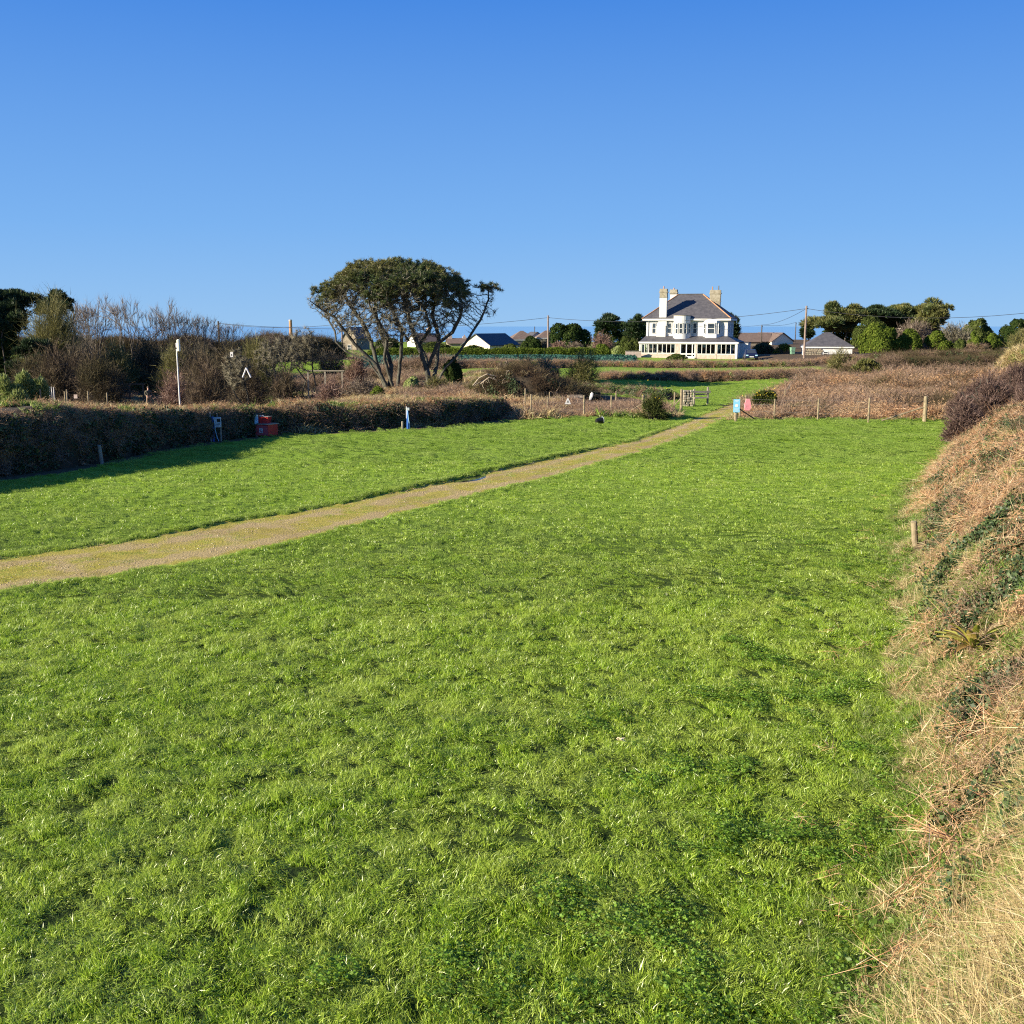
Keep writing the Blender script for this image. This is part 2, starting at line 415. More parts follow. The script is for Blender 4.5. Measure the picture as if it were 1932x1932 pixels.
class MB:
    """collects boxes, bars, prisms into ONE mesh"""
    def __init__(s): s.V = []; s.F = []
    def add(s, vs, fs):
        n = len(s.V); s.V += [tuple(v) for v in vs]; s.F += [tuple(i + n for i in f) for f in fs]; return s
    def box(s, x0, x1, y0, y1, z0, z1):
        return s.add([(x0, y0, z0), (x1, y0, z0), (x1, y1, z0), (x0, y1, z0), (x0, y0, z1), (x1, y0, z1), (x1, y1, z1), (x0, y1, z1)],
                     [(0, 3, 2, 1), (4, 5, 6, 7), (0, 1, 5, 4), (1, 2, 6, 5), (2, 3, 7, 6), (3, 0, 4, 7)])
    def cyl(s, p0, p1, r0, r1=None, k=10, caps=True):
        r1 = r0 if r1 is None else r1
        p0 = Vector(p0); p1 = Vector(p1); d = (p1 - p0).normalized()
        a = d.orthogonal().normalized(); b = d.cross(a)
        vs = []
        for p, r in ((p0, r0), (p1, r1)):
            for i in range(k):
                t = i / k * 2 * PI; vs.append(p + a * math.cos(t) * r + b * math.sin(t) * r)
        fs = [(i, (i + 1) % k, (i + 1) % k + k, i + k) for i in range(k)]
        if caps: fs += [tuple(range(k))[::-1], tuple(range(k, 2 * k))]
        return s.add(vs, fs)
    def prism(s, prof, y0, y1):      # profile in x,z extruded along y
        k = len(prof)
        return s.add([(x, y0, z) for x, z in prof] + [(x, y1, z) for x, z in prof],
                     [tuple(range(k)), tuple(range(k, 2 * k))[::-1]] + [(i, i + k, (i + 1) % k + k, (i + 1) % k) for i in range(k)])
    def plan(s, prof, z0, z1):       # profile in x,y extruded up
        k = len(prof)
        return s.add([(x, y, z0) for x, y in prof] + [(x, y, z1) for x, y in prof],
                     [tuple(range(k))[::-1], tuple(range(k, 2 * k))] + [(i, (i + 1) % k, (i + 1) % k + k, i + k) for i in range(k)])
    def build(s, name, mat, parent=None, bevel=0, smooth=False):
        me = bpy.data.meshes.new(name); me.from_pydata(s.V, [], s.F); me.update()
        bm = bmesh.new(); bm.from_mesh(me); bmesh.ops.recalc_face_normals(bm, faces=bm.faces)
        if bevel: bmesh.ops.bevel(bm, geom=list(bm.edges), offset=bevel, segments=1, affect='EDGES')
        bm.to_mesh(me); bm.free()
        if smooth: me.polygons.foreach_set('use_smooth', np.ones(len(me.polygons), bool))
        return link(bpy.data.objects.new(name, me), parent, mat)

def euler_from(N, spin):
    """rotations that carry +Z to N after spinning about Z"""
    N = unit(N); b = np.arccos(np.clip(N[:, 2], -1, 1)); a = np.arctan2(N[:, 1], N[:, 0])
    c = spin - a
    ca, sa, cb, sb, cc, sc = np.cos(a), np.sin(a), np.cos(b), np.sin(b), np.cos(c), np.sin(c)
    R00 = ca * cb * cc - sa * sc; R10 = sa * cb * cc + ca * sc; R20 = -sb * cc
    R21 = sb * sc; R22 = cb
    return np.stack([np.arctan2(R21, R22), -np.arcsin(np.clip(R20, -1, 1)), np.arctan2(R10, R00)], 1)
def template(name, geo, mat):
    V, q, t, ti = geo
    o = bpy.data.objects.new(name, npmesh(name, V, q, t, ti)); o.data.materials.append(MT[mat]); return o
def scatter(name, P, N, scale, temps, parent=None, label=None, cat=None, r=None, spin=None):
    r = r or rng; n = len(P)
    me = bpy.data.meshes.new(name); me.vertices.add(n)
    me.vertices.foreach_set('co', np.asarray(P, np.float32).ravel())
    e = euler_from(N, r.random(n) * 2 * PI if spin is None else spin)
    a = me.attributes.new('rot', 'FLOAT_VECTOR', 'POINT'); a.data.foreach_set('vector', e.astype(np.float32).ravel())
    sc = np.asarray(scale, float)
    if sc.ndim < 2: sc = np.repeat(np.broadcast_to(sc, n)[:, None], 3, 1)
    a = me.attributes.new('scl', 'FLOAT_VECTOR', 'POINT'); a.data.foreach_set('vector', sc.astype(np.float32).ravel())
    a = me.attributes.new('idx', 'INT', 'POINT'); a.data.foreach_set('value', r.integers(0, len(temps), n).astype(np.int32))
    o = bpy.data.objects.new(name, me); COL.objects.link(o)
    if parent is not None: o.parent = parent
    ng = bpy.data.node_groups.new(name + '_scatter', 'GeometryNodeTree')
    ng.interface.new_socket('Geometry', in_out='INPUT', socket_type='NodeSocketGeometry')
    ng.interface.new_socket('Geometry', in_out='OUTPUT', socket_type='NodeSocketGeometry')
    gi = ng.nodes.new('NodeGroupInput'); go = ng.nodes.new('NodeGroupOutput')
    ip = ng.nodes.new('GeometryNodeInstanceOnPoints'); jn = ng.nodes.new('GeometryNodeJoinGeometry')
    L = ng.links.new
    for t in temps:
        oi = ng.nodes.new('GeometryNodeObjectInfo'); oi.inputs['Object'].default_value = t
        g2 = ng.nodes.new('GeometryNodeGeometryToInstance')
        L(oi.outputs['Geometry'], g2.inputs[0]); L(g2.outputs[0], jn.inputs[0])
    def na(nm, tp):
        x = ng.nodes.new('GeometryNodeInputNamedAttribute'); x.data_type = tp; x.inputs['Name'].default_value = nm
        return [s for s in x.outputs if s.enabled and s.name == 'Attribute'][0]
    er = ng.nodes.new('FunctionNodeEulerToRotation')
    L(na('rot', 'FLOAT_VECTOR'), er.inputs[0])
    L(gi.outputs[0], ip.inputs['Points']); L(jn.outputs[0], ip.inputs['Instance'])
    ip.inputs['Pick Instance'].default_value = True
    L(na('idx', 'INT'), ip.inputs['Instance Index']); L(er.outputs[0], ip.inputs['Rotation']); L(na('scl', 'FLOAT_VECTOR'), ip.inputs['Scale'])
    L(ip.outputs[0], go.inputs[0])
    md = o.modifiers.new('scatter', 'NODES'); md.node_group = ng
    o['kind'] = 'stuff'
    if label: o['label'] = label
    return o

#@@TEMPLATES
# ------------------------------------------------------------------ small plants that the ground cover is made of
def disc(n, rad, r): 
    a = r.random(n) * 2 * PI; d = np.sqrt(r.random(n)) * rad
    return np.stack([np.cos(a) * d, np.sin(a) * d, np.zeros(n)], 1)
def t_lawn(seed, n, rad, h, wid, lean=(.35, .1)):
    r = np.random.default_rng(seed)
    B = disc(n, rad, r); B[:, 2] = -.012
    D = np.stack([r.normal(lean[0], .45, n), r.normal(lean[1], .45, n), np.full(n, 1.)], 1)
    L = h * r.uniform(.5, 1.25, n)
    return blades(B, D, L, wid * r.uniform(.7, 1.3, n), bend=np.stack([r.normal(.3, .5, n), r.normal(.1, .5, n), r.normal(-.2, .25, n)], 1), tint=np.clip(r.beta(1.3, 1.7, n), 0, 1), r=r)
LAWN_NEAR = [template('lawn_tuft', t_lawn(10 + i, 112, .10, .055, .0058, (.25, .05)), 'lawn') for i in range(5)]
LAWN_MID = [template('lawn_tuft', t_lawn(20 + i, 190, .17, .048, .0065, (.2, .05)), ('lawn', 'lawn_far')[i % 2]) for i in range(4)]
LAWN_FAR = [template('lawn_tuft', t_lawn(30 + i, 420, .36, .045, .010, (.2, .05)), 'lawn_far') for i in range(3)]
def t_clover(seed):
    r = np.random.default_rng(seed); n = 46
    P = disc(n, .14, r); P[:, 2] = r.uniform(.02, .055, n)
    gs = []
    for k in range(3):
        a = r.random(n) * 2 * PI if k == 0 else a + 2 * PI / 3
        off = np.stack([np.cos(a), np.sin(a), np.zeros(n)], 1) * .008
        N = np.stack([r.normal(-.2, .35, n), r.normal(0, .35, n), np.ones(n)], 1)
        gs.append(cards(P + off, N, .0092 * r.uniform(.8, 1.3, n), asp=.95, r=r, tint=np.clip(r.normal(.6, .22, n), 0, 1)))
    return joing(gs)
CLOVER = [template('clover_patch', t_clover(40 + i), 'clover') for i in range(3)]
def t_long(seed, n, rad, h, wid, droop, spread=.45):
    r = np.random.default_rng(seed)
    B = disc(n, rad, r)
    D = np.stack([r.normal(0, spread, n), r.normal(0, spread, n), np.ones(n)], 1) + B * 1.5 / max(rad, .01) * .25
    L = h * r.uniform(.5, 1.3, n)
    bd = np.stack([r.normal(0, .5, n), r.normal(0, .5, n), -droop * r.uniform(.3, 1.4, n)], 1)
    return blades(B, D, L, wid * r.uniform(.6, 1.3, n), bend=bd, r=r)
DRY = [template('dry_grass_tuft', t_long(50 + i, 150, .12, .30, .0045, .5, .6), 'dry') for i in range(4)]
DRY_MIX = [template('dry_grass_tuft', t_long(60 + i, 130, .16, .22, .006, .5, .8), 'dry') for i in range(3)]
GREEN_LONG = [template('long_grass_tuft', t_long(70 + i, 110, .12, .2, .006, .4, .5), 'longgrass') for i in range(4)]
TUFT_FAR = [template('coarse_grass_tuft', t_long(80 + i, 90, .3, .42, .03, .35, .4), 'dry') for i in range(3)]
GREEN_FAR = [template('coarse_green_tuft', t_long(90 + i, 90, .3, .34, .03, .35, .4), 'longgrass') for i in range(3)]
def t_bracken(seed, n=46, h=.75, w_=.018, flat=0.0):
    """a tuft of collapsed fern: arching stalks with short side leaflets"""
    r = np.random.default_rng(seed); gs = []
    B = disc(n, .18, r)
    D = np.stack([r.normal(0, .8, n), r.normal(0, .8, n), np.full(n, 1.) * (1 - flat) + .1], 1)
    L = h * r.uniform(.5, 1.2, n); bd = np.stack([r.normal(0, .5, n), r.normal(0, .5, n), -r.uniform(.2, .9, n)], 1)
    ti = np.clip(r.beta(2, 2, n), 0, 1)
    gs.append(blades(B, D, L, w_ * .55, bend=bd, r=r, tint=ti))
    Du = unit(D)
    for k in range(7):
        t = (k + 1.5) / 8.5
        P = B + Du * (L * t)[:, None] + bd * (L * .75 * t * t)[:, None]
        s = unit(np.cross(Du, rdir(n, r))) + Du * .4 + np.stack([np.zeros(n), np.zeros(n), r.normal(-.3, .3, n)], 1)
        gs.append(blades(P, s, L * .22 * (1 - t * .5), w_ * 1.1, r=r, tint=np.clip(ti + r.normal(0, .15, n), 0, 1)))
    return joing(gs)
BRACKEN = [template('bracken_tuft', t_bracken(100 + i), 'bracken') for i in range(4)]
BRACKEN_LOW = [template('flattened_bracken', t_bracken(110 + i, 40, .42, .009, .75), 'bracken') for i in range(4)]
def t_bramble(seed, n=70, h=.9, w_=.016, leaf=0):
    r = np.random.default_rng(seed)
    B = disc(n, .35, r) ; 
    D = np.stack([r.normal(0, .6, n), r.normal(0, .6, n), r.uniform(.4, 1.2, n)], 1)
    L = h * r.uniform(.5, 1.2, n); bd = np.stack([r.normal(0, .5, n), r.normal(0, .5, n), -r.uniform(0, .9, n)], 1)
    gs = [blades(B, D, L, w_, bend=bd, r=r, tint=r.beta(2, 2, n) * .95)]
    Du = unit(D)
    for k in range(4):
        t = (k + 1.5) / 5.5
        P = B + Du * (L * t)[:, None] + bd * (L * .75 * t * t)[:, None]
        s = rdir(n, r) + Du * .8
        gs.append(blades(P, s, L * .25, w_ * .7, r=r, tint=r.beta(2, 2, n) * .95))
    return joing(gs)
BRAMBLE = [template('bramble_tangle', t_bramble(120 + i), 'bramble') for i in range(4)]
MT['bramble_dk'] = veg('dark_bramble_stem', [(0, (.04, .03, .02)), (.5, (.10, .07, .045)), (.9, (.17, .12, .08)), (1, (.08, .12, .03))], patch=(.07, .07, .03), pscale=.3, trans=.1, gloss=.0)
BRAMBLE_DK = [template('dark_bramble_tangle', t_bramble(155 + i), 'bramble_dk') for i in range(3)]
BRAMBLE_NEAR = [template('bramble_tangle', t_bramble(125 + i, 26, .6, .007), 'bramble') for i in range(3)]
def t_ivy(seed, n=95, rad=.2, sz=.019, hh=.12):
    r = np.random.default_rng(seed)
    P = disc(n, rad, r); P[:, 2] = r.uniform(0, hh, n)
    N = np.stack([r.normal(-.3, .5, n), r.normal(-.2, .5, n), r.uniform(.3, 1, n)], 1)
    return cards(P, N, sz * r.uniform(.6, 1.3, n), asp=.75, r=r, tint=r.beta(2, 2.5, n))
IVY = [template('ivy_cluster', t_ivy(130 + i), 'ivy') for i in range(4)]
IVY_FAR = [template('ivy_cluster', t_ivy(140 + i, 60, .35, .06, .25), 'ivy') for i in range(3)]
GREENLEAF_FAR = [template('leafy_sprig', t_ivy(150 + i, 60, .3, .05, .3), 'greenleaf') for i in range(3)]
MT['weed'] = veg('fresh_weed_leaf', [(0, (.06, .12, .02)), (.5, (.13, .22, .03)), (1, (.27, .34, .08))], trans=.35, gloss=.03)
WEEDS = [template('weed_leaves', t_ivy(145 + i, 70, .14, .017, .08), 'weed') for i in range(3)]
def t_straw(seed, n=14):
    r = np.random.default_rng(seed)
    P = disc(n, .2, r); P[:, 2] = r.uniform(.01, .1, n)
    D = np.stack([r.normal(-.3, .8, n), r.normal(.1, .8, n), r.normal(.05, .3, n)], 1); D = unit(D)
    L = r.uniform(.12, .5, n)[:, None]
    return sticks(P, P + D * L, .0065, r=r)
STRAW = [template('fallen_stalks', t_straw(160 + i), 'straw') for i in range(4)]
def t_stone(seed):
    r = np.random.default_rng(seed); gs = []
    n = 9; P = disc(n, .22, r); V = []; T = []
    octv = np.array([[1, 0, 0], [-1, 0, 0], [0, 1, 0], [0, -1, 0], [0, 0, .7], [0, 0, -.4]], float)
    of = np.array([[0, 2, 4], [2, 1, 4], [1, 3, 4], [3, 0, 4], [2, 0, 5], [1, 2, 5], [3, 1, 5], [0, 3, 5]])
    for i in range(n):
        T.append(of + len(V) * 6); s = r.uniform(.008, .022)
        V.append(P[i] + octv * s * r.uniform(.6, 1.3, (6, 1)))
    return np.concatenate(V), np.zeros((0, 4), int), np.concatenate(T), np.repeat(r.random(n), 6)
MT['gravel'] = veg('track_pebble', [(0, (.3, .22, .12)), (.6, (.5, .4, .24)), (1, (.68, .6, .45))], trans=0, gloss=.02)
STONES = [template('pebbles', t_stone(170 + i), 'gravel') for i in range(3)]
MT['moss'] = veg('track_moss', [(0, (.16, .18, .02)), (.6, (.42, .35, .06)), (1, (.56, .46, .13))], trans=.2, gloss=.02)
MOSS = [template('moss_tuft', t_lawn(180 + i, 120, .2, .028, .006, (0, 0)), 'moss') for i in range(3)]

#@@GROUND
# ------------------------------------------------------------------ ground sheet
def axis(segs):
    o = []
    for a, b, st in segs: o.append(np.arange(a, b - st * .5, st))
    return np.concatenate(o + [[segs[-1][1]]])
gx = axis([(-620, -140, 30), (-140, -50, 3), (-50, -22, .8), (-22, -10, .17), (-10, 12, .12), (12, 22, .17), (22, 50, .8), (50, 140, 3), (140, 620, 30)])
gy = axis([(-60, 0, 4), (0, 4, .4), (4, 24, .12), (24, 50, .17), (50, 72, .4), (72, 170, 1.5), (170, 330, 6), (330, 640, 20)])
X, Y = np.meshgrid(gx, gy)
Z = ground(X, Y)
gnx, gny = len(gx), len(gy)
idx = np.arange(gnx * gny).reshape(gny, gnx)
quads = np.stack([idx[:-1, :-1], idx[:-1, 1:], idx[1:, 1:], idx[1:, :-1]], -1).reshape(-1, 4)
def hedge_y(x): return np.interp(x, HX, HY)
def is_field(x, y):
    """the mown camping field, the open strip beyond the gate and the gateway itself"""
    x = np.asarray(x); y = np.asarray(y)
    hx = np.interp(y, HY, HX)
    f1 = (x > hx + .1) & (bank_s(x, y) < 0.15 + .7 * (vn(x, y, .7, 11) - .5)) & (y < 51.2 + .7 * (vn(x, y, 1.2, 12) - .5) + .0 * x) 
    f1 &= ~((x > 8) & (y > 50.2 + 0.05 * (x - 8)))
    gate = (x > 8.0 + .08 * (y - 50)) & (x < 11.1 + .1 * (y - 50)) & (y > 49) & (y < 60)
    f2 = (y > 60) & (y < 86.5) & (x > np.interp(y, [60, 66, 70], [9.5, 7.6, 2.0])) & (x < np.interp(y, [60, 86], [13.2, 25.5]))
    return f1 | gate | f2
# soil colour zones: 0 green turf, 1 brown rough ground
zone = np.where(is_field(X, Y), 0., 1.)
zone = np.where((Y > 86) , ss(.35, .6, vn(X, Y, 14, 21)) * .5, zone)
zone = np.where((X < 0) & (Y > 60) & (Y < 130), .9 - .0 * X, zone)
zone = np.where((Y > 90) & (Y < 114) & (X > -24) & (X < 70), .05, zone)
zone = np.where((((X - 36.5) / 3.2) ** 2 + ((Y - 82) / 5) ** 2) < 1, 0, zone)
zone = np.where(bank_s(X, Y) > .3, 1., zone)
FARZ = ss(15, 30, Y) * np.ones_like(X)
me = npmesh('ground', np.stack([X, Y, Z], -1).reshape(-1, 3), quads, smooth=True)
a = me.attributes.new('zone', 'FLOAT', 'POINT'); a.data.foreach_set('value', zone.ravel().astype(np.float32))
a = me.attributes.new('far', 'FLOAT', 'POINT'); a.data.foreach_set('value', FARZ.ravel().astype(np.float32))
def ground_mat():
    m, nt, out = new_mat('turf_and_rough_ground')
    at_ = nd(nt, 'ShaderNodeAttribute', attribute_name='zone')
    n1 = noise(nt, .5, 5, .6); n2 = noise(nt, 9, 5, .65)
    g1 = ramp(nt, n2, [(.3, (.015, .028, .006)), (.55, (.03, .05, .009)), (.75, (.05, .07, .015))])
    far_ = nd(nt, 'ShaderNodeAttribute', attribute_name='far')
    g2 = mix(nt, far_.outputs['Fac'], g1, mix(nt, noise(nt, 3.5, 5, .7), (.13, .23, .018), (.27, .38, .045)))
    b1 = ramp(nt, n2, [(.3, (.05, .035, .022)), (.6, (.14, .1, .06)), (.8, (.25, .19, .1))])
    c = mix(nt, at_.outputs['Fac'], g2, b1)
    p = nd(nt, 'ShaderNodeBsdfPrincipled'); p.inputs['Roughness'].default_value = .95; p.inputs['Specular IOR Level'].default_value = .1
    nt.links.new(c, p.inputs['Base Color'])
    b = nd(nt, 'ShaderNodeBump'); b.inputs['Strength'].default_value = .8; b.inputs['Distance'].default_value = .06
    nt.links.new(n2, b.inputs['Height']); nt.links.new(b.outputs[0], p.inputs['Normal'])
    nt.links.new(p.outputs[0], out.inputs[0]); return m
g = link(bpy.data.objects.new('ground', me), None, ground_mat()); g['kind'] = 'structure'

# the sea beyond the land
MB().box(-30000, 30000, 330, 42000, -24, -21).build('sea', 'sea')['kind'] = 'structure'

# track sheet following the sunken ground
def sheet(name, x0, x1, step, ylo, yhi, nrow, lift, mat, cut=None):
    xs = np.arange(x0, x1, step); V = []; 
    for x in xs:
        a_, b_ = ylo(x), yhi(x)
        ys = np.linspace(a_, b_, nrow)
        V.append(np.stack([np.full(nrow, x), ys, ground(np.full(nrow, x), ys) + lift], 1))
    V = np.concatenate(V); n = len(xs)
    id_ = np.arange(n * nrow).reshape(n, nrow)
    q = np.stack([id_[:-1, :-1], id_[1:, :-1], id_[1:, 1:], id_[:-1, 1:]], -1).reshape(-1, 4)
    c = V[q].mean(1)
    if cut is not None: q = q[cut(c[:, 0], c[:, 1])]
    o = bpy.data.objects.new(name, npmesh(name, V, q, smooth=True)); link(o, None, mat); o['kind'] = 'structure'; return o
def track_mat():
    m, nt, out = new_mat('gravel_and_moss_track')
    n1 = noise(nt, 1.1, 5, .65); n2 = noise(nt, 26, 4, .7); n3 = noise(nt, .5, 3, .5)
    base = ramp(nt, n2, [(.3, (.20, .145, .06)), (.5, (.42, .32, .14)), (.7, (.58, .46, .24))])
    mossc = ramp(nt, n2, [(.3, (.22, .20, .035)), (.6, (.45, .38, .08)), (.8, (.55, .46, .14))])
    ru = nd(nt, 'ShaderNodeAttribute', attribute_name='rut'); sb = nd(nt, 'ShaderNodeMath', operation='MULTIPLY_ADD'); nt.links.new(ru.outputs['Fac'], sb.inputs[0]); sb.inputs[1].default_value = -.2; nt.links.new(n1, sb.inputs[2])
    f = nd(nt, 'ShaderNodeMapRange'); nt.links.new(sb.outputs[0], f.inputs[0]); f.inputs[1].default_value = .36; f.inputs[2].default_value = .5
    c = mix(nt, f.outputs[0], base, mossc)
    f3 = nd(nt, 'ShaderNodeMapRange'); nt.links.new(n3, f3.inputs[0]); f3.inputs[1].default_value = .5; f3.inputs[2].default_value = .7; f3.inputs[4].default_value = .35
    c = mix(nt, f3.outputs[0], c, (.3, .2, .11))
    p = nd(nt, 'ShaderNodeBsdfPrincipled'); p.inputs['Roughness'].default_value = .95; p.inputs['Specular IOR Level'].default_value = .1
    nt.links.new(c, p.inputs['Base Color'])
    b = nd(nt, 'ShaderNodeBump'); b.inputs['Strength'].default_value = 1; b.inputs['Distance'].default_value = .03
    nt.links.new(n2, b.inputs['Height']); nt.links.new(b.outputs[0], p.inputs['Normal'])
    nt.links.new(p.outputs[0], out.inputs[0]); return m
tm = track_mat()
fl = lambda x: float(np.interp(x, TLx, TLy)) - .5
fu = lambda x: float(np.interp(x, TUx, TUy)) + .5
def rut(t): return np.exp(-((t - .24) / .09) ** 2) + np.exp(-((t - .74) / .09) ** 2)
trk = sheet('track', TLx[0], min(TUx[-1], TLx[-1]), .12, fl, fu, 34, .006, tm, cut=lambda x, y: in_track(x, y, -.02))

cv = np.empty(len(trk.data.vertices) * 3, np.float32); trk.data.vertices.foreach_get('co', cv); cv = cv.reshape(-1, 3)
ra = trk.data.attributes.new('rut', 'FLOAT', 'POINT'); ra.data.foreach_set('value', rut(track_t(cv[:, 0], cv[:, 1])[0]).astype(np.float32))
# scatter over the lawn
def region(n_per_m2, x0, x1, y0, y1, ok, r):
    n = int((x1 - x0) * (y1 - y0) * n_per_m2)
    x = r.uniform(x0, x1, n); y = r.uniform(y0, y1, n)
    k = ok(x, y); return x[k], y[k]
def seen(x, y, m=1.5): return np.abs(x) < y * .53 + m + 1.0
def gsurf(x, y):                  # height of the ground sheet itself, between its grid points
    i = np.clip(np.searchsorted(gx, x) - 1, 0, gnx - 2); j = np.clip(np.searchsorted(gy, y) - 1, 0, gny - 2)
    u_ = (x - gx[i]) / (gx[i + 1] - gx[i]); v_ = (y - gy[j]) / (gy[j + 1] - gy[j])
    return (Z[j, i] * (1 - u_) + Z[j, i + 1] * u_) * (1 - v_) + (Z[j + 1, i] * (1 - u_) + Z[j + 1, i + 1] * u_) * v_
def P3(x, y, dz=0): return np.stack([x, y, gsurf(x, y) + dz], 1)
r = np.random.default_rng(1)
UP = lambda n: np.tile([[0., 0., 1.]], (n, 1))
def lawn_scale(x, y):
    f = vn(x, y, .11, 31) * .6 + vn(x, y, .2, 36) * .4 + vn(x, y, .9, 32) * .12
    pit = vn(x * .9, y * 1.2, .2, 37)
    return (.30 + 1.5 * ss(.28, .85, f)) * (.45 + .55 * ss(.10, .30, pit))
def wind_n(x, y, r, amt=.22):
    a = vn(x, y, .45, 34) * 2 - 1; b = vn(x, y, .45, 35) * 2 - 1
    return np.stack([.18 + amt * a + r.normal(0, .12, len(x)), .05 + amt * b + r.normal(0, .12, len(x)), np.ones(len(x))], 1)
def lawn(name, dens, y0, y1, temps, sc, label, hz=1.0):
    x, y = region(dens, -30, 26, y0, y1, lambda x, y: is_field(x, y) & seen(x, y) & ~in_track(x, y, -.05), r)
    h = lawn_scale(x, y)
    scl = np.stack([np.full(len(x), sc), np.full(len(x), sc), sc * h * hz], 1) * r.uniform(.85, 1.15, (len(x), 1))
    scatter(name, P3(x, y), wind_n(x, y, r), scl, temps, label=label, r=r)
    return len(x)
nl = lawn('grass', 115, 3.2, 16.5, LAWN_NEAR, 1, 'short green turf of the field nearest the bank')
nl += lawn('grass', 34, 16, 34, LAWN_MID, 1.0, 'short green turf in the middle of the field', .85)
nl += lawn('grass', 11, 33.5, 52, LAWN_FAR, .95, 'short green turf at the far end of the field', .65)
nl += lawn('grass', 3.0, 52, 87, LAWN_FAR, 1.1, 'sunlit green turf beyond the gateway', .6)
x, y = region(70, -14, 12, 3.2, 20, lambda x, y: is_field(x, y) & seen(x, y) & ~in_track(x, y, -.05), r)
scatter('grass', P3(x, y), wind_n(x, y, r), np.stack([np.full(len(x), 1.1)] * 2 + [r.uniform(.28, .5, len(x))], 1), LAWN_NEAR, label='shortest blades filling between the tufts of the near turf', r=r)
# clover in the damp turf by the bank
x, y = region(30, -3, 12, 3.5, 26, lambda x, y: (bank_s(x, y) > -3.5) & (bank_s(x, y) < .2) & seen(x, y) & (vn(x, y, .7, 41) * .6 + vn(x, y, .2, 44) * .4 > .50 + .05 * np.abs(bank_s(x, y)) + .012 * (y - 4)), r)
scatter('clover', P3(x, y, .012), wind_n(x, y, r, .1), r.uniform(.8, 1.4, len(x)), CLOVER, label='clover leaves in the turf along the foot of the bank', r=r)
# track cover
x, y = region(14, -20, 14, 14, 56, lambda x, y: in_track(x, y, -.1) & seen(x, y) & (vn(x * .5, y, .5, 42) > .34 + .4 * rut(track_t(x, y)[0])), r)
scatter('moss', P3(x, y, .008), UP(len(x)), r.uniform(.6, 1.2, len(x)), MOSS, label='yellow green moss on the gravel track', r=r)
x, y = region(4, -20, 14, 14, 56, lambda x, y: in_track(x, y, -.1) & seen(x, y), r)
scatter('gravel', P3(x, y, .008), UP(len(x)), r.uniform(.4, 1.1, len(x)), STONES, label='loose gravel on the track', r=r)
x, y = region(16, -20, 14, 14, 56, lambda x, y: in_track(x, y, -.05) & seen(x, y) & (vn(x * .6, y, .6, 43) > .50 + .4 * rut(track_t(x, y)[0]) - .2 * (np.abs(track_t(x, y)[0] - .5) > .42)), r)
scatter('grass', P3(x, y), UP(len(x)), np.stack([np.full(len(x), .8), np.full(len(x), .8), np.full(len(x), .6)], 1), LAWN_MID, label='thin tufts of grass growing in the track', r=r)
# ragged overhanging lip along both edges of the track
xe = r.uniform(-20, 13, 7000)
ye = np.where(r.random(7000) < .6, np.interp(xe, TUx, TUy) + .14, np.interp(xe, TLx, TLy) - .08)
w_ = 1.6 * (0.22 * (vn(xe, ye, .9, 5) - .5) + .26 * (vn(xe, ye, .22, 6) - .5))
ye = ye - w_ + r.normal(0, .09, len(xe)); k = seen(xe, ye) & is_field(xe, ye); xe, ye = xe[k], ye[k]
scatter('grass', P3(xe, ye), wind_n(xe, ye, r), np.stack([np.full(len(xe), .55)] * 2 + [r.uniform(.9, 1.7, len(xe))], 1), LAWN_MID, label='longer grass lipping over the edges of the track', r=r)

# puddle in the track
pc = PUD; pm = [(pc[0] + 1.25 * math.cos(k / 40 * 2 * PI), pc[1] + 1.3 * math.sin(k / 40 * 2 * PI)) for k in range(40)]
zp = float(np.mean([_ground0(pc[0] + .7 * math.cos(a), pc[1] + .8 * math.sin(a)) for a in np.linspace(0, 6.2, 24)])) - .036
o = MB().plan(pm, zp - .01, zp).build('puddle', 'puddle'); o['kind'] = 'structure'; o['label'] = 'rain puddle at the edge of the track reflecting the sky'

# ------------------------------------------------------------------ bank on the camera's side: its plant cover
r = np.random.default_rng(2)
def nrm(x, y, amt=.3, r=r):
    e = .15
    gx_ = (ground(x + e, y, False) - ground(x - e, y, False)) / (2 * e); gy_ = (ground(x, y + e, False) - ground(x, y - e, False)) / (2 * e)
    return unit(np.stack([-gx_, -gy_, np.ones(len(x))], 1) + r.normal(0, amt, (len(x), 3)))
MPX, MPY = [(a / b, b) for a, b in [G(1729, 1045)]][0]
def onbank(dens, y0, y1, s0, s1, f):
    x, y = region(dens, -8, 32, y0, y1, lambda x, y: (bank_s(x, y) > s0) & (bank_s(x, y) < s1) & (x < y * .56 + 3) & (np.abs(x) < y * .6 + 3) & ((np.abs(x / y - MPX) > .014) | (np.abs(y - MPY + .35) > .5)), r)
    k = f(x, y, bank_s(x, y)); return x[k], y[k]
DRYB = lambda x, y: np.interp(y, [2, 5, 7, 10, 13, 20], [.2, .75, 1.2, 1.7, 2.4, 3.4])    # edge of the pale long grass by the path
def add_cover(name, dens, y0, y1, s0, s1, f, temps, smin, smax, label, amt=.3, dz=0, lean=None):
    x, y = onbank(dens, y0, y1, s0, s1, f)
    N = nrm(x, y, amt)
    if lean is not None: N = unit(N + np.array(lean))
    scatter(name, P3(x, y, dz), N, r.uniform(smin, smax, len(x)), temps, label=label, r=r)
p1 = lambda x, y: vn(x, y, 1.1, 51) * .65 + vn(x, y, .45, 58) * .35
p2 = lambda x, y: vn(x, y, .6, 52); p3 = lambda x, y: vn(x, y, .9, 59) * .42 + vn(x, y, .33, 60) * .58
add_cover('bracken', 24, 4, 50, .45, 6, lambda x, y, s: (p1(x, y) > .50 - .03 * s) & (s < DRYB(x, y) + .6), BRACKEN_LOW, .5, 1.15, 'flattened dead bracken covering the near bank', .5)
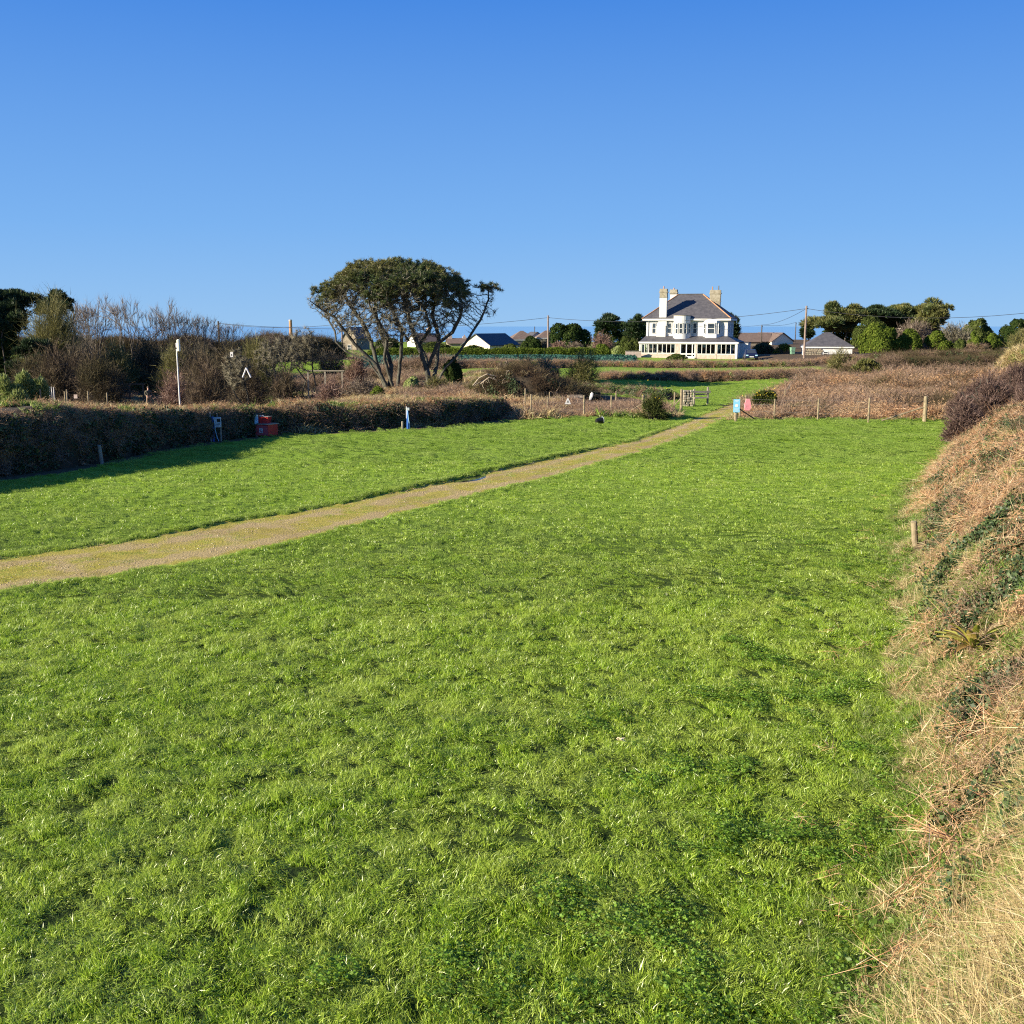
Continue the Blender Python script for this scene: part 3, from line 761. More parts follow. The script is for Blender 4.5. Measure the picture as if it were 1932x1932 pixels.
add_cover('bracken', 4.0, 11, 52, .9, 6, lambda x, y, s: p1(x, y) > .46, BRACKEN, .3, .85, 'standing dead bracken along the top of the near bank', .35)
add_cover('ivy', 46, 6, 50, .5, 5, lambda x, y, s: (p3(x + 40, y) > .56) & (s < DRYB(x, y) + .5), IVY, .8, 1.6, 'dark ivy and bramble leaves on the near bank', .4, .04)
add_cover('leafy_weeds', 30, 3.5, 50, -.1, 4, lambda x, y, s: (p3(x + 10, y + 30) > .55) & (s < DRYB(x, y) + .5), WEEDS, .7, 1.4, 'fresh green leafy weeds on the near bank', .35, .03)
add_cover('stalks', 22, 6, 50, .2, 6, lambda x, y, s: (p1(x + 3, y) > .42) & (s < DRYB(x, y) + .9), STRAW, .6, 1.4, 'fallen orange bracken stalks lying on the near bank', .35, .1)
add_cover('stalks', 2, 6, 30, -.9, .2, lambda x, y, s: p1(x, y) > .52, STRAW, .4, .8, 'stray bracken stalks lying in the turf at the foot of the bank', .1, .05)
add_cover('bramble', 9, 7, 50, .5, 5, lambda x, y, s: (p1(x + 20, y) > .48) & (s < DRYB(x, y) + .3), BRAMBLE_NEAR, .5, 1.0, 'bare bramble stems on the near bank', .4)
add_cover('long_grass', 44, 2.5, 50, .0, 6, lambda x, y, s: ((p3(x + 60, y) > .34) | (y < 8)) & (s < DRYB(x, y) + .5), GREEN_LONG, .4, .95, 'green grass tufts growing through the near bank', .35)
add_cover('long_grass', 50, 2.5, 30, -.5, .9, lambda x, y, s: (p1(x + 60, y) > .30) | (y < 8), GREEN_LONG, .25, .65, 'rough green grass at the foot of the near bank', .3)
add_cover('dry_grass', 42, 2.2, 22, -.1, 6, lambda x, y, s: (s > DRYB(x, y) - .5 * p2(x, y)) & (vn(x, y, .6, 55) > .42), DRY, .7, 1.3, 'long pale dead grass beside the path on top of the bank', .35, 0, (-.2, -.15, 0))
add_cover('dry_grass', 30, 2.5, 50, -.1, 5, lambda x, y, s: (vn(x, y, .5, 56) > .42), DRY_MIX, .5, 1.1, 'pale dead grass among the bracken of the near bank', .35, 0, (-.2, 0, 0))
add_cover('long_grass', 64, 2.2, 22, -.2, 6, lambda x, y, s: (s > DRYB(x, y) - .5) & (vn(x, y, .55, 57) * .6 + vn(x, y, .2, 63) * .4 > .40), GREEN_LONG, .6, 1.3, 'green grass showing through the pale grass of the bank top', .35, 0, (-.2, -.1, 0))

# hart's-tongue fern on the bank
def fern(px, py, label):
    d = ray(px, py); t = 2.0
    for k in range(4000):
        q = np.array([0, 0, CAMH]) + d * t
        if q[2] < gz(q[0], q[1]) + .12: break
        t += .02
    o = empty('fern', (q[0], q[1], gz(q[0], q[1]) + .12), 0, label, 'fern')
    o.scale = (1.4, 1.4, 1.4)
    rr = np.random.default_rng(5)
    for k in range(21):
        a = rr.uniform(0, 2 * PI); tl = rr.uniform(.35, 1.15); L = rr.uniform(.3, .52); W = rr.uniform(.022, .04)
        D = np.array([math.cos(a) * math.sin(tl), math.sin(a) * math.sin(tl), math.cos(tl)]); sd = np.array([-math.sin(a), math.cos(a), 0])
        V = []; 
        for i in range(7):
            u_ = i / 6; c = D * L * u_ + np.array([0, 0, -.35 * L * u_ * u_]); wd = W * math.sin(PI * (.12 + .86 * u_)) ** .6
            V += [c - sd * wd + np.array([0, 0, .012 * (1 if i % 2 else 1.3)]), c, c + sd * wd + np.array([0, 0, .012])]
        q_ = [(i * 3 + j, i * 3 + j + 1, i * 3 + j + 4, i * 3 + j + 3) for i in range(6) for j in (0, 1)]
        npobj('frond', (np.array(V), q_, None, np.full(len(V), rr.random())), 'fernleaf', o, smooth=True)
MT['fernleaf'] = veg('glossy_fern_frond', [(0, (.15, .18, .02)), (.5, (.32, .33, .05)), (.8, (.46, .42, .08)), (1, (.42, .25, .07))], trans=.3, gloss=.08, grough=.3)
fern(1835, 1225, 'glossy yellow green strap leaved fern growing out of the near bank')

# cut orange stalks sticking out over the turf
def stalk_bundle(px, py):
    x, y = G(px, py, .35); b = (x, y, gz(x, y) + .03)
    o = empty('cut_stalks', b, 0, 'small spray of cut orange stalks lying at the foot of the bank', 'stalks')
    rr = np.random.default_rng(3)
    for k in range(9):
        a = PI * rr.uniform(.72, 1.12); L = rr.uniform(.22, .42); el = rr.uniform(.0, .45)
        B = np.array([[rr.normal(0, .02), rr.normal(0, .02), .03]]); T = B + L * np.array([[math.cos(a) * math.cos(el), math.sin(a) * math.cos(el), math.sin(el)]])
        npobj('stalk', tubes(B, T, [.006], [.0035], 5), 'stalk', o)
MT['stalk'] = surf('orange_stalk', (.5, .26, .12), (.62, .42, .24), 9, .6)
stalk_bundle(1800, 1608)
# a pale leaf and a stone lying in the turf
def leaf_on_turf(px, py, mat, label, size):
    x, y = G(px, py, .04); rr = np.random.default_rng(int(px))
    V = []; n = 10
    for k in range(n):
        a = k / n * 2 * PI; q = 1 + .3 * rr.normal(); V.append((math.cos(a) * size * q, math.sin(a) * size * .6 * q, .02 * math.sin(a * 2)))
    mb = MB(); mb.add([(p[0], p[1], p[2] + .006) for p in V] + [(p[0], p[1], p[2]) for p in V], [tuple(range(n)), tuple(range(2 * n - 1, n - 1, -1))] + [(i, i + n, (i + 1) % n + n, (i + 1) % n) for i in range(n)])
    o = mb.build('dead_leaf', mat); o.location = (x, y, gz(x, y) + .065); o.rotation_euler = (.25, -.2, px); tag(o, label, 'leaf')
MT['deadleaf'] = surf('pale_dead_leaf', (.6, .45, .3), (.7, .6, .45), 20, .8)
leaf_on_turf(1172, 1394, 'deadleaf', 'pale curled dead leaf lying alone in the middle of the lawn', .05)
leaf_on_turf(1512, 1745, 'deadleaf', 'small pale dead leaf in the clover near the foot of the bank', .035)

# ------------------------------------------------------------------ hedges: a soil core with plants on it
def hedge(name, path, hts, wid, covers, label, cat='hedge', seed=0, core='soil', group=None, rough=.12, zoff=0):
    """path in plan is the centre line; covers = (part name, templates, per m2, smin, smax, part of the face: all/top/side)"""
    rr = np.random.default_rng(seed + 500)
    P = np.array(path, float); seg = np.hypot(*np.diff(P, axis=0).T); cum = np.concatenate([[0], np.cumsum(seg)]); Lt = cum[-1]
    root = empty(name, (P[0, 0], P[0, 1], gz(*P[0])), 0, label, cat, group)
    org = np.array(root.location)
    def cl(t): return np.stack([np.interp(t, cum, P[:, 0]), np.interp(t, cum, P[:, 1])], 1)
    hts = np.interp(np.linspace(0, 1, 50), np.linspace(0, 1, len(hts)), hts)
    wids = np.interp(np.linspace(0, 1, 50), np.linspace(0, 1, len(np.atleast_1d(wid))), np.atleast_1d(wid))
    def pt(t, a, sc=1.0):           # a 0..1 around the arch
        c = cl(t); d = cl(t + .3) - cl(t - .3); d /= np.maximum(np.hypot(d[:, 0], d[:, 1]), 1e-6)[:, None]
        nx, ny = d[:, 1], -d[:, 0]
        h = np.interp(t / Lt, np.linspace(0, 1, 50), hts) * (1 + .28 * (vn(t, t * 0, 1.7, seed + 1) - .5)); w_ = np.interp(t / Lt, np.linspace(0, 1, 50), wids)
        th = a * PI
        ex = np.sign(np.cos(th)) * np.abs(np.cos(th)) ** .55 * w_ * .5; ez = np.abs(np.sin(th)) ** .6 * h
        endt = np.clip(np.minimum(t, Lt - t) / (.7 * h + .1), 0, 1) ** .5
        ex = ex * (.5 + .5 * endt); ez = ez * endt
        bump = rough * (vn(t * 1.0 + a * 5, a * 9, .6, seed + 2) - .5) * 2
        x = c[:, 0] + nx * (ex + np.sign(ex) * bump); y = c[:, 1] + ny * (ex + np.sign(ex) * bump)
        z = ground(c[:, 0], c[:, 1], False) - .15 + (ez + .15) * sc + bump * .7
        N = np.stack([nx * np.cos(th), ny * np.cos(th), np.sin(th) * 1.0 + .05], 1)
        return np.stack([x, y, z], 1), N
    n = max(int(Lt / .45), 4); k = 13
    tt, aa = np.meshgrid(np.linspace(0, Lt, n), np.linspace(0, 1, k), indexing='ij')
    V, _ = pt(tt.ravel(), aa.ravel())
    id_ = np.arange(n * k).reshape(n, k); q = np.stack([id_[:-1, :-1], id_[1:, :-1], id_[1:, 1:], id_[:-1, 1:]], -1).reshape(-1, 4)
    npobj('bank_core', (V - org, q, None, None), core, root, smooth=True)
    for cv in covers:
        nm, temps, dens, s0, s1, where = cv[:6]
        area = Lt * float(np.mean(hts) * 2 + np.mean(wids)); m = int(area * dens)
        t = rr.uniform(0, Lt, m)
        a = rr.random(m) if where == 'all' else (rr.uniform(.22, .78, m) if where == 'top' else np.where(rr.random(m) < .5, rr.uniform(0, .3, m), rr.uniform(.7, 1, m)))
        if len(cv) > 6: kk = cv[6](t / Lt, a, vn(t, a * 4, 1.6, seed + 7)); t = t[kk]; a = a[kk]
        Q, N = pt(t, a); N = unit(unit(N) + rr.normal(0, .35, (len(t), 3)) + np.array([0, 0, .35]))
        scatter(nm, Q - org, N, rr.uniform(s0, s1, len(t)), temps, parent=root, r=rr)
    return root

# the big shaded hedge bank on the left of the field
path = [(x - 1.42 , y + 1.48) for x, y in HB]
path[-1] = (path[-1][0] - .3, path[-1][1] + .1)
hts = [2.15, 2.1, 2.05, 1.95, 1.8, 1.52, 1.2, 1.1, 1.05, 1.0, .95, .8]
hedge('hedge_bank', path, hts, [2.6, 2.4, 2.2, 1.6], [
    ('bracken', BRACKEN, 11, .25, .65, 'top', lambda t, a, v: (v > .25)),
    ('dry_grass', TUFT_FAR, 5, .4, .8, 'top', lambda t, a, v: (v > .45) & (t > .25)),
    ('green_tufts', GREEN_FAR, 5, .4, .8, 'top', lambda t, a, v: (v < .5) & (t > .35)),
    ('bramble', BRAMBLE, 8, .3, .6, 'side'),
    ('bracken', BRACKEN, 7, .3, .65, 'side', lambda t, a, v: t < .7),
    ('ivy', IVY_FAR, 9, .5, 1.0, 'side')], 'long shaded bracken topped hedge bank along the left side of the field', 'hedge', 1)

# low rough cover helper on open ground
def cover(name, temps, dens, x0, x1, y0, y1, ok, s0, s1, label, rr=r, lean=(0, 0)):
    x, y = region(dens, x0, x1, y0, y1, lambda x, y: ok(x, y) & (np.abs(x) < y * .54 + 5), rr)
    N = np.stack([rr.normal(lean[0], .2, len(x)), rr.normal(lean[1], .2, len(x)), np.ones(len(x))], 1)
    sz = rr.uniform(s0, s1, len(x)) * (.4 + 1.2 * vn(x, y, 1.8, 66))
    return scatter(name, P3(x, y, -.02), N, sz, temps, label=label, r=rr)
behind = lambda x, y: (x < np.interp(y, HY, HX) - 1.3) | ((y > 50.5) & (x < 3.2))
cover('bracken', BRACKEN, 3.5, -45, 4, 34, 76, lambda x, y: behind(x, y) & (vn(x, y, 3, 61) > .38) & (x > -.52 * y) , .4, .8, 'copper coloured dead bracken behind the hedge bank')
cover('dry_grass', TUFT_FAR, 3.5, -50, 4, 34, 96, lambda x, y: behind(x, y) & (vn(x, y, 3, 61) < .6), .5, 1.1, 'pale dead grass behind the hedge bank')
cover('bramble', BRAMBLE, 2.2, -52, 4, 50, 104, lambda x, y: behind(x, y) & (vn(x, y, 4, 62) > .5), .45, .85, 'low bramble scrub around the foot of the pine')
# fenced triangle of bracken before the gate
tri = lambda x, y: (y > 51.3) & (y < 60) & (x > 1.0) & (x < 8.0 + .05 * (y - 50))
cover('bracken', BRAMBLE, 5, 0, 9, 51, 60, tri, .5, .85, 'dull brown bramble and dock inside the wire fence left of the gate')
cover('bracken', BRACKEN, 5, 0, 9, 51, 60, tri, .5, .8, 'dead bracken inside the wire fence left of the gate')
cover('dry_grass', TUFT_FAR, 7, 1, 8.5, 51, 52.3, lambda x, y: y > 51.2, .4, .8, 'pale grass along the foot of the wire fence left of the gate')
cover('long_grass', GREEN_FAR, 6, 4.5, 8.5, 50.9, 51.8, lambda x, y: vn(x, y, 1, 3) > .3, .5, 1.0, 'bright green rank grass along the fence left of the gate')
# bracken field right of the gate
fr = lambda x, y: (y > 50.6 - .02 * x) & (x > np.interp(y, [50, 60, 86], [11.3, 13.4, 25.6])) & (y < 86) & ((((x - 36.5) / 3.2) ** 2 + ((y - 82) / 5) ** 2) > 1)
cover('bracken', BRACKEN, 6, 10, 46, 49, 84, lambda x, y: fr(x, y) & (vn(x, y, 2.4, 63) > .3), .7, 1.15, 'copper dead bracken filling the plot right of the gate')
cover('bramble', BRAMBLE, 3, 10, 46, 49, 84, lambda x, y: fr(x, y) & (vn(x, y, 2.4, 63) < .62), .7, 1.1, 'brown bramble tangle in the plot right of the gate')
cover('dry_grass', TUFT_FAR, 1.6, 10, 46, 49, 84, lambda x, y: fr(x, y) & (vn(x, y, 1.7, 67) > .5), .6, 1.1, 'pale dead stalks among the bracken right of the gate')
cover('bramble', BRAMBLE_DK, 1.0, 10, 46, 49, 84, lambda x, y: fr(x, y) & (vn(x, y, 2.0, 68) > .6), .8, 1.4, 'dark bramble clumps among the bracken right of the gate')
cover('dry_grass', TUFT_FAR, 8, 10.5, 26, 49.4, 51.4, lambda x, y: y > 49.9, .35, .6, 'pale grass along the foot of the fence right of the gate')
cover('long_grass', GREEN_FAR, 2.5, 10.5, 27, 49.4, 51.0, lambda x, y: y > 49.7, .35, .6, 'short green grass under the fence right of the gate')
# dry grass mound by the corner post
cover('dry_grass', GREEN_FAR, 8, 20, 25, 46, 52, lambda x, y: (bank_s(x, y) > -.2), .7, 1.2, 'yellow green grass mound beside the leaning corner post')

# hedgerows across the far fields
BR = [('bracken', BRACKEN, 4, .4, .8, 'all'), ('bramble', BRAMBLE, 5, .4, .75, 'all'), ('green_tufts', GREEN_FAR, 3, .5, 1.0, 'side', lambda t, a, v: v > .5)]
BRD = [('bramble', BRAMBLE_DK, 8, .4, 1.0, 'all'), ('ivy', IVY_FAR, 4, .8, 1.4, 'all', lambda t, a, v: v > .55), ('bramble', BRAMBLE, 3, .5, 1.1, 'all', lambda t, a, v: v < .45)]
hedge('hedgerow', [at(1128, 88), at(1300, 87), at(1450, 88), at(1570, 90)], [.45, .5, .6, .6], 2, BR, 'brown bracken hedgerow across the far side of the green strip beyond the gate', seed=11)
hedge('hedgerow', [at(1100, 117), at(1300, 115), at(1480, 116), at(1620, 118)], [.3, .4, .4, .5], 2, BR, 'thin brown hedgerow directly below the white house', seed=12)
hedge('hedgerow', [at(865, 112), at(960, 112), at(1110, 114)], [.6, .7, .5], 2.5, BR, 'brown hedgerow between the big pine and the willow bush', seed=13)
hedge('hedgerow', [at(1600, 96), at(1700, 98), at(1850, 100), at(1990, 98)], [.7, .9, .7, 1.0, .8], 3.2, BRD, 'tall dark bramble hedge on the right above the bracken plot', seed=14)
hedge('hedgerow', [at(1640, 125), at(1800, 124), at(2000, 122)], [.3, .5, .4, .6], 2.6, BRD + [('grass', GREEN_FAR, 2, .8, 1.2, 'top')], 'ivy covered hedge at the top right behind the bramble hedge', seed=15)
hedge('hedgerow', [at(700, 158), at(880, 156), at(1150, 156)], [.8, .85, .8], 1.6, [('leaves', GREENLEAF_FAR, 12, 1, 1.6, 'all')], 'clipped yellow green hedge below the cream barn', seed=16)
hedge('earth_bank', [at(915, 66), at(990, 65), at(1075, 65.5), at(1108, 66)], [1.6, 1.9, 1.0, .4], 4, [('bramble', BRAMBLE_DK, 6, .5, .9, 'all'), ('ivy', IVY_FAR, 3, .6, 1.0, 'side'), ('dry_grass', TUFT_FAR, 1.5, .6, 1, 'top')], 'dark overgrown mound behind the wire fence left of the gate', 'bank', seed=17)
hedge('hedgerow', [at(1090, 73), at(1180, 69), at(1262, 64)], [.3, .4, .35], 1.6, [('ivy', IVY_FAR, 6, .5, .8, 'all'), ('bramble', BRAMBLE, 3, .3, .5, 'all'), ('grass', GREEN_FAR, 4, .4, .7, 'top')], 'low green bank between the mound and the gateway', seed=18)
hedge('scrub_hedge', [at(-60, 138), at(150, 140), at(330, 138), at(480, 142), at(640, 150)], [2.6, 1.8, 2.9, 2.2, 3.1, 2.0, 2.8, 1.9, 2.4, 2.9, 1.7, 2.3, 2.9, 1.8, 2.2, 1.4], 5, [('twigs', BRAMBLE_DK, 5, .7, 1.9, 'all'), ('ivy', IVY_FAR, 1.2, 1.5, 2.4, 'all')], 'long belt of brown scrub behind the bare trees on the left', seed=19)
hedge('grass_mound', [at(1868, 71), at(1930, 70), at(2010, 67)], [1.4, 2.0, 2.3], 5, [('dry_grass', TUFT_FAR, 7, .6, 1.1, 'all'), ('green_tufts', GREEN_FAR, 2, .6, 1.0, 'all')], 'pale dry grass mound at the right edge beyond the thorn thickets', 'bank', seed=23)
hedge('scrub_hedge', [at(560, 108), at(700, 110), at(860, 112)], [.8, .9, .8], 3, [('twigs', BRAMBLE, 3.2, .8, 1.4, 'all')], 'low brown scrub hedge behind the trunks of the big pine', seed=20)
hedge('scrub_hedge', [at(-30, 104), at(90, 105), at(200, 105), at(300, 105)], [2.2, 2.4, 2.4, 1.8], 4, [('twigs', BRAMBLE_DK, 4.5, 1.0, 1.8, 'all'), ('ivy', IVY_FAR, 1.2, 1.2, 2, 'all')], 'dark scrub under the pines at the left', seed=22)
# crop strip
cx0, cx1 = at(690, 122), at(1190, 150)
def crop():
    rr = np.random.default_rng(9)
    n = 5200; y = 124 + np.floor(rr.random(n) * 26 / .8) * .8; x = rr.uniform(-.145, .118, n) * y
    scatter('crop', P3(x, y), UP(n), rr.uniform(.8, 1.3, n), [template('crop_plant', t_ivy(300 + i, 26, .4, .13, .3), 'crop') for i in range(2)], label='dark blue green crop in the strip below the clipped hedge')
MT['crop'] = veg('brassica_leaf', [(0, (.02, .06, .04)), (.6, (.035, .105, .075)), (1, (.07, .15, .10))], trans=.1, gloss=.05)
crop()

# ------------------------------------------------------------------ trees and shrubs
def grow(lines, attr, step=.35, infl=4.0, kill=.6, iters=140, grow_from=0.0, seed=0, up=.0):
    """limbs given as polylines; twigs grow from them towards the attractor points"""
    rr = np.random.default_rng(seed)
    P, par = [], []
    for ln in lines:
        start, pts = ln
        prev = start
        ps = [np.array(p, float) for p in pts]
        for k in range(len(ps) - 1):
            m = max(int(np.linalg.norm(ps[k + 1] - ps[k]) / step), 1)
            for j in range(m):
                if k == 0 and j == 0 and start is not None and start >= 0: continue
                q = ps[k] + (ps[k + 1] - ps[k]) * j / m + rr.normal(0, .05 * step, 3)
                P.append(q); par.append(-1 if prev is None else prev); prev = len(P) - 1
        P.append(ps[-1]); par.append(prev if prev is not None else -1)
    P = list(P); A = np.array(attr, float)
    PA = np.array(P); elig = PA[:, 2] > grow_from
    d2 = ((A[:, None, :] - PA[None, elig, :]) ** 2).sum(2); ei = np.nonzero(elig)[0]
    near = ei[d2.argmin(1)]; nd_ = np.sqrt(d2.min(1))
    alive = nd_ > kill
    for it in range(iters):
        use = alive & (nd_ < infl)
        if not use.any(): break
        ids, inv = np.unique(near[use], return_inverse=True)
        PA = np.array(P)
        dirs = unit(A[use] - PA[near[use]])
        acc = np.zeros((len(ids), 3)); np.add.at(acc, inv, dirs)
        acc = unit(unit(acc) + rr.normal(0, .28, acc.shape) + np.array([0, 0, up]))
        new = PA[ids] + acc * step
        dup = np.array([any(par_ == i for par_ in ()) for i in ids]) if False else None
        base = len(P)
        P += list(new); par += list(ids)
        D = np.sqrt(((A[:, None, :] - new[None]) ** 2).sum(2)); j = D.argmin(1); dm = D.min(1)
        better = dm < nd_
        near = np.where(better, base + j, near); nd_ = np.where(better, dm, nd_)
        nk = alive & (nd_ <= kill); alive &= ~nk
        # drop attractors nobody is getting nearer to
        if it % 12 == 11:
            alive &= rr.random(len(A)) > .08
    P = np.array(P); par = np.array(par)
    return P, par
def radii(P, par, tip=.012, ex=2.3, mx=.4):
    n = len(P); ch = np.zeros(n); r_ = np.zeros(n)
    for i in range(n - 1, -1, -1):
        r_[i] = max(ch[i] ** (1 / ex), tip)
        if par[i] >= 0: ch[par[i]] += r_[i] ** ex
    return np.minimum(r_, mx), ch == 0
def limb_geo(P, par, R, k=5, rmin=0):
    c = np.nonzero(par >= 0)[0]; c = c[R[c] >= rmin]
    return tubes(P[par[c]], P[c], np.minimum(R[par[c]], R[c] * 1.5), R[c], k)
def puffs(C, n, L, W, rr, flat=.8, tint=None):
    B = np.repeat(C, n, 0); D = rdir(len(B), rr); D[:, 2] = D[:, 2] * flat + .25
    L_ = L * rr.uniform(.6, 1.2, len(B))
    t = np.repeat(np.clip(rr.normal(.45, .2, len(C)), 0, 1), n) if tint is None else tint
    return blades(B + D * L * .15, D, L_, W, bend=rr.normal(0, .1, (len(B), 3)), tint=np.clip(t + rr.normal(0, .13, len(B)), 0, 1), r=rr)

# ---- the big pine
def big_pine():
    D0 = 75.0; x0, y0 = at(790, D0); sc_ = .00768
    org = np.array([x0, y0, gz(x0, y0) - .05])
    ox = M(790 - (900 + 1000 / 3.22) * .6389, D0)
    def C(cx, cy, dy=0): return np.array([(cx - 1000) * sc_ - ox, dy, (1400 - cy) * sc_])
    rr = np.random.default_rng(21)
    lines = []
    def ln(pts, y0_, y1_):
        n = len(pts); lines.append((None, [C(a, b, y0_ + (y1_ - y0_) * k / (n - 1)) for k, (a, b) in enumerate(pts)]))
    ln([(1190, 1400), (1165, 1200), (1140, 1120), (1060, 900), (1020, 760), (1000, 640), (960, 520)], 0, -.6)
    ln([(1225, 1400), (1340, 1190), (1440, 1090), (1560, 920), (1690, 720), (1750, 560), (1750, 480)], 0, .4)
    ln([(1210, 1400), (1260, 1130), (1275, 900), (1210, 700), (1240, 560)], .2, 1.8)
    ln([(1180, 1180), (1280, 960), (1420, 860), (1500, 720), (1520, 640)], 0, -2.2)
    ln([(890, 1400), (915, 1200), (940, 1080), (960, 850), (880, 650), (860, 560)], 0, -2.4)
    ln([(780, 1390), (690, 1150), (640, 950), (560, 780), (430, 600), (380, 500)], .1, 1.4)
    ln([(810, 1400), (820, 1180), (730, 900), (660, 700), (640, 560)], .2, 3.0)
    ln([(800, 1390), (700, 1160), (500, 960), (330, 720), (240, 660), (130, 580)], -.1, -1.6)
    ln([(760, 1330), (620, 1130), (400, 1040), (310, 950), (300, 850), (235, 740), (110, 640)], 0, .8)
    ln([(850, 1400), (780, 1100), (830, 900), (760, 760), (700, 620)], .1, -3.2)
    ln([(1200, 1400), (1150, 1100), (1080, 980), (1180, 820), (1120, 640)], .3, 3.4)
    ln([(1000, 930), (930, 800), (820, 720)], -.4, -2.8)
    cen = C(880, 0)[0]; rx = 5.35; ry = 4.7
    nlb = 66; lu = rr.uniform(-1, 1, (nlb * 3, 2)); lu = lu[(lu ** 2).sum(1) < .92][:nlb]
    LX = cen + lu[:, 0] * rx * .86; LY = lu[:, 1] * ry * .86; LR = rr.uniform(.85, 1.45, len(lu)); LZ = 7.05 + 1.3 * np.sqrt(1 - (lu ** 2).sum(1) * .98) - LR * .35 + rr.normal(0, .18, len(lu))
    ex = [(-4.55, 0, 6.75, 1.0), (-4.1, 1.6, 7.0, 1.1), (-3.9, -1.4, 7.2, 1.2), (-4.7, -.8, 6.3, .8), (-3.2, .3, 7.7, 1.4), (4.3, .2, 6.9, 1.1), (4.0, -1.6, 7.1, 1.1), (-2.0, -1, 8.35, 1.5), (0, -.5, 8.4, 1.6), (2.2, -1, 8.3, 1.5)]
    LX = np.concatenate([LX, [cen + e[0] for e in ex]]); LY = np.concatenate([LY, [e[1] for e in ex]]); LZ = np.concatenate([LZ, [e[2] - .35 for e in ex]]); LR = np.concatenate([LR, [e[3] for e in ex]])
    def ztop(x, y):
        x = np.asarray(x); d2 = (x[:, None] - LX) ** 2 + (np.asarray(y)[:, None] - LY) ** 2
        z = np.where(d2 < LR ** 2, LZ + np.sqrt(np.clip(LR ** 2 - d2, 0, None)) * .85, -9).max(1)
        rho2 = ((x - cen) / rx) ** 2 + (y / ry) ** 2
        return np.where(z > 0, z, 6.9 - rho2), np.where(z > 0, np.minimum(rho2, .9), 2.0)
    n = 2600
    X_ = rr.uniform(-rx, rx, n) + cen; Y_ = rr.uniform(-ry, ry, n)
    zt, rho = ztop(X_, Y_); k = rho < 1
    A1 = np.stack([X_, Y_, zt - rr.uniform(.1, 1.5, n) ** 1.2], 1)[k]
    m = 2600; u_ = rdir(m, rr) * (rr.random((m, 1)) ** .35); A2 = np.stack([cen + u_[:, 0] * 5.2, u_[:, 1] * 4.4, 5.7 + u_[:, 2] * 2.5], 1); A2 = A2[vn(A2[:, 0], A2[:, 1] + A2[:, 2], 1.1, 6) > .33]
    def blob(cx, cy, dy, rx_, rz_, m): 
        u2 = rdir(m, rr) * (rr.random((m, 1)) ** .5); return C(cx, cy, dy) + u2 * np.array([rx_, rx_, rz_])
    A = np.concatenate([A1, A2, blob(1745, 450, .4, .85, .35, 70), blob(1720, 620, .4, .9, 1.1, 70), blob(170, 470, -1.2, .4, .4, 30), blob(1540, 620, -2, .8, .8, 60),
                        blob(150, 600, -1.5, .6, .5, 30), blob(260, 720, .5, .9, .7, 40), blob(800, 520, -3.4, 1.3, .5, 90)])
    P, par = grow(lines, A, step=.22, infl=2.6, kill=.23, iters=120, grow_from=1.8, seed=4, up=.06)
    R, tips = radii(P, par, tip=.013, ex=2.2, mx=.30); R = np.where(R > .05, R * 1.12, R)
    R = np.where(P[:, 2] < .5, R * 1.15, R)
    root = empty('pine_tree', org, 0, 'big flat topped pine with many bare forking trunks standing alone behind the hedge bank', 'tree')
    anc = np.zeros(len(P), int)
    for i in range(len(P)): anc[i] = (1 if P[i, 0] > C(1050, 0)[0] else 0) if par[i] < 0 else anc[par[i]]
    for g_ in (0, 1):
        c = np.nonzero((par >= 0) & (anc == g_))[0]
        npobj('trunk', tubes(P[par[c]], P[c], np.minimum(R[par[c]], R[c] * 1.5), R[c], 6), 'bark', root, smooth=True)
    # dead side twigs
    th = np.nonzero((R < .05) & (P[:, 2] > 1.6))[0]; bi = rr.choice(th, 36000)
    T = P[bi] + rdir(36000, rr) * rr.uniform(.12, .5, (36000, 1)) + np.array([0, 0, .08])
    npobj('dead_twigs', slivers(P[bi], T, .022, r=rr), 'greytwig', root)['kind'] = 'stuff'
    # needles
    zt, rho = ztop(P[:, 0], P[:, 1])
    out = (P[:, 2] > zt - .9 - 2.4 * ss(.35, .8, vn(P[:, 0], P[:, 1], 1.5, 5))) & (R < .05) & (rho < 1.05)
    def nearb(cx, cy, dy, r_, rz): 
        c = C(cx, cy, dy); q = (P - c) / np.array([r_, r_, rz]); return (q ** 2).sum(1) < 1
    out |= nearb(1745, 455, .4, .95, .42) | (nearb(180, 460, -1.2, .6, .5)) | nearb(800, 530, -3.4, 1.5, .55)
    Cc = P[out]; 
    n2 = 1500; X_ = rr.uniform(-rx, rx, n2) + cen; Y_ = rr.uniform(-ry, ry, n2); zt, rho = ztop(X_, Y_); k = (rho < .97) & (vn(X_, Y_, .8, 91) > .26)
    Cc = np.concatenate([Cc + rr.normal(0, .08, Cc.shape), np.stack([X_, Y_, zt - rr.uniform(0, .6, n2) + .3 * (vn(X_, Y_, .7, 15) - .5)], 1)[k]])
    if len(Cc) > 3800: Cc = Cc[rr.choice(len(Cc), 3800, replace=False)]
    npobj('crown', puffs(Cc, 46, .22, .026, rr, .7), 'pine', root)
    return len(P), len(Cc)
big_pine()

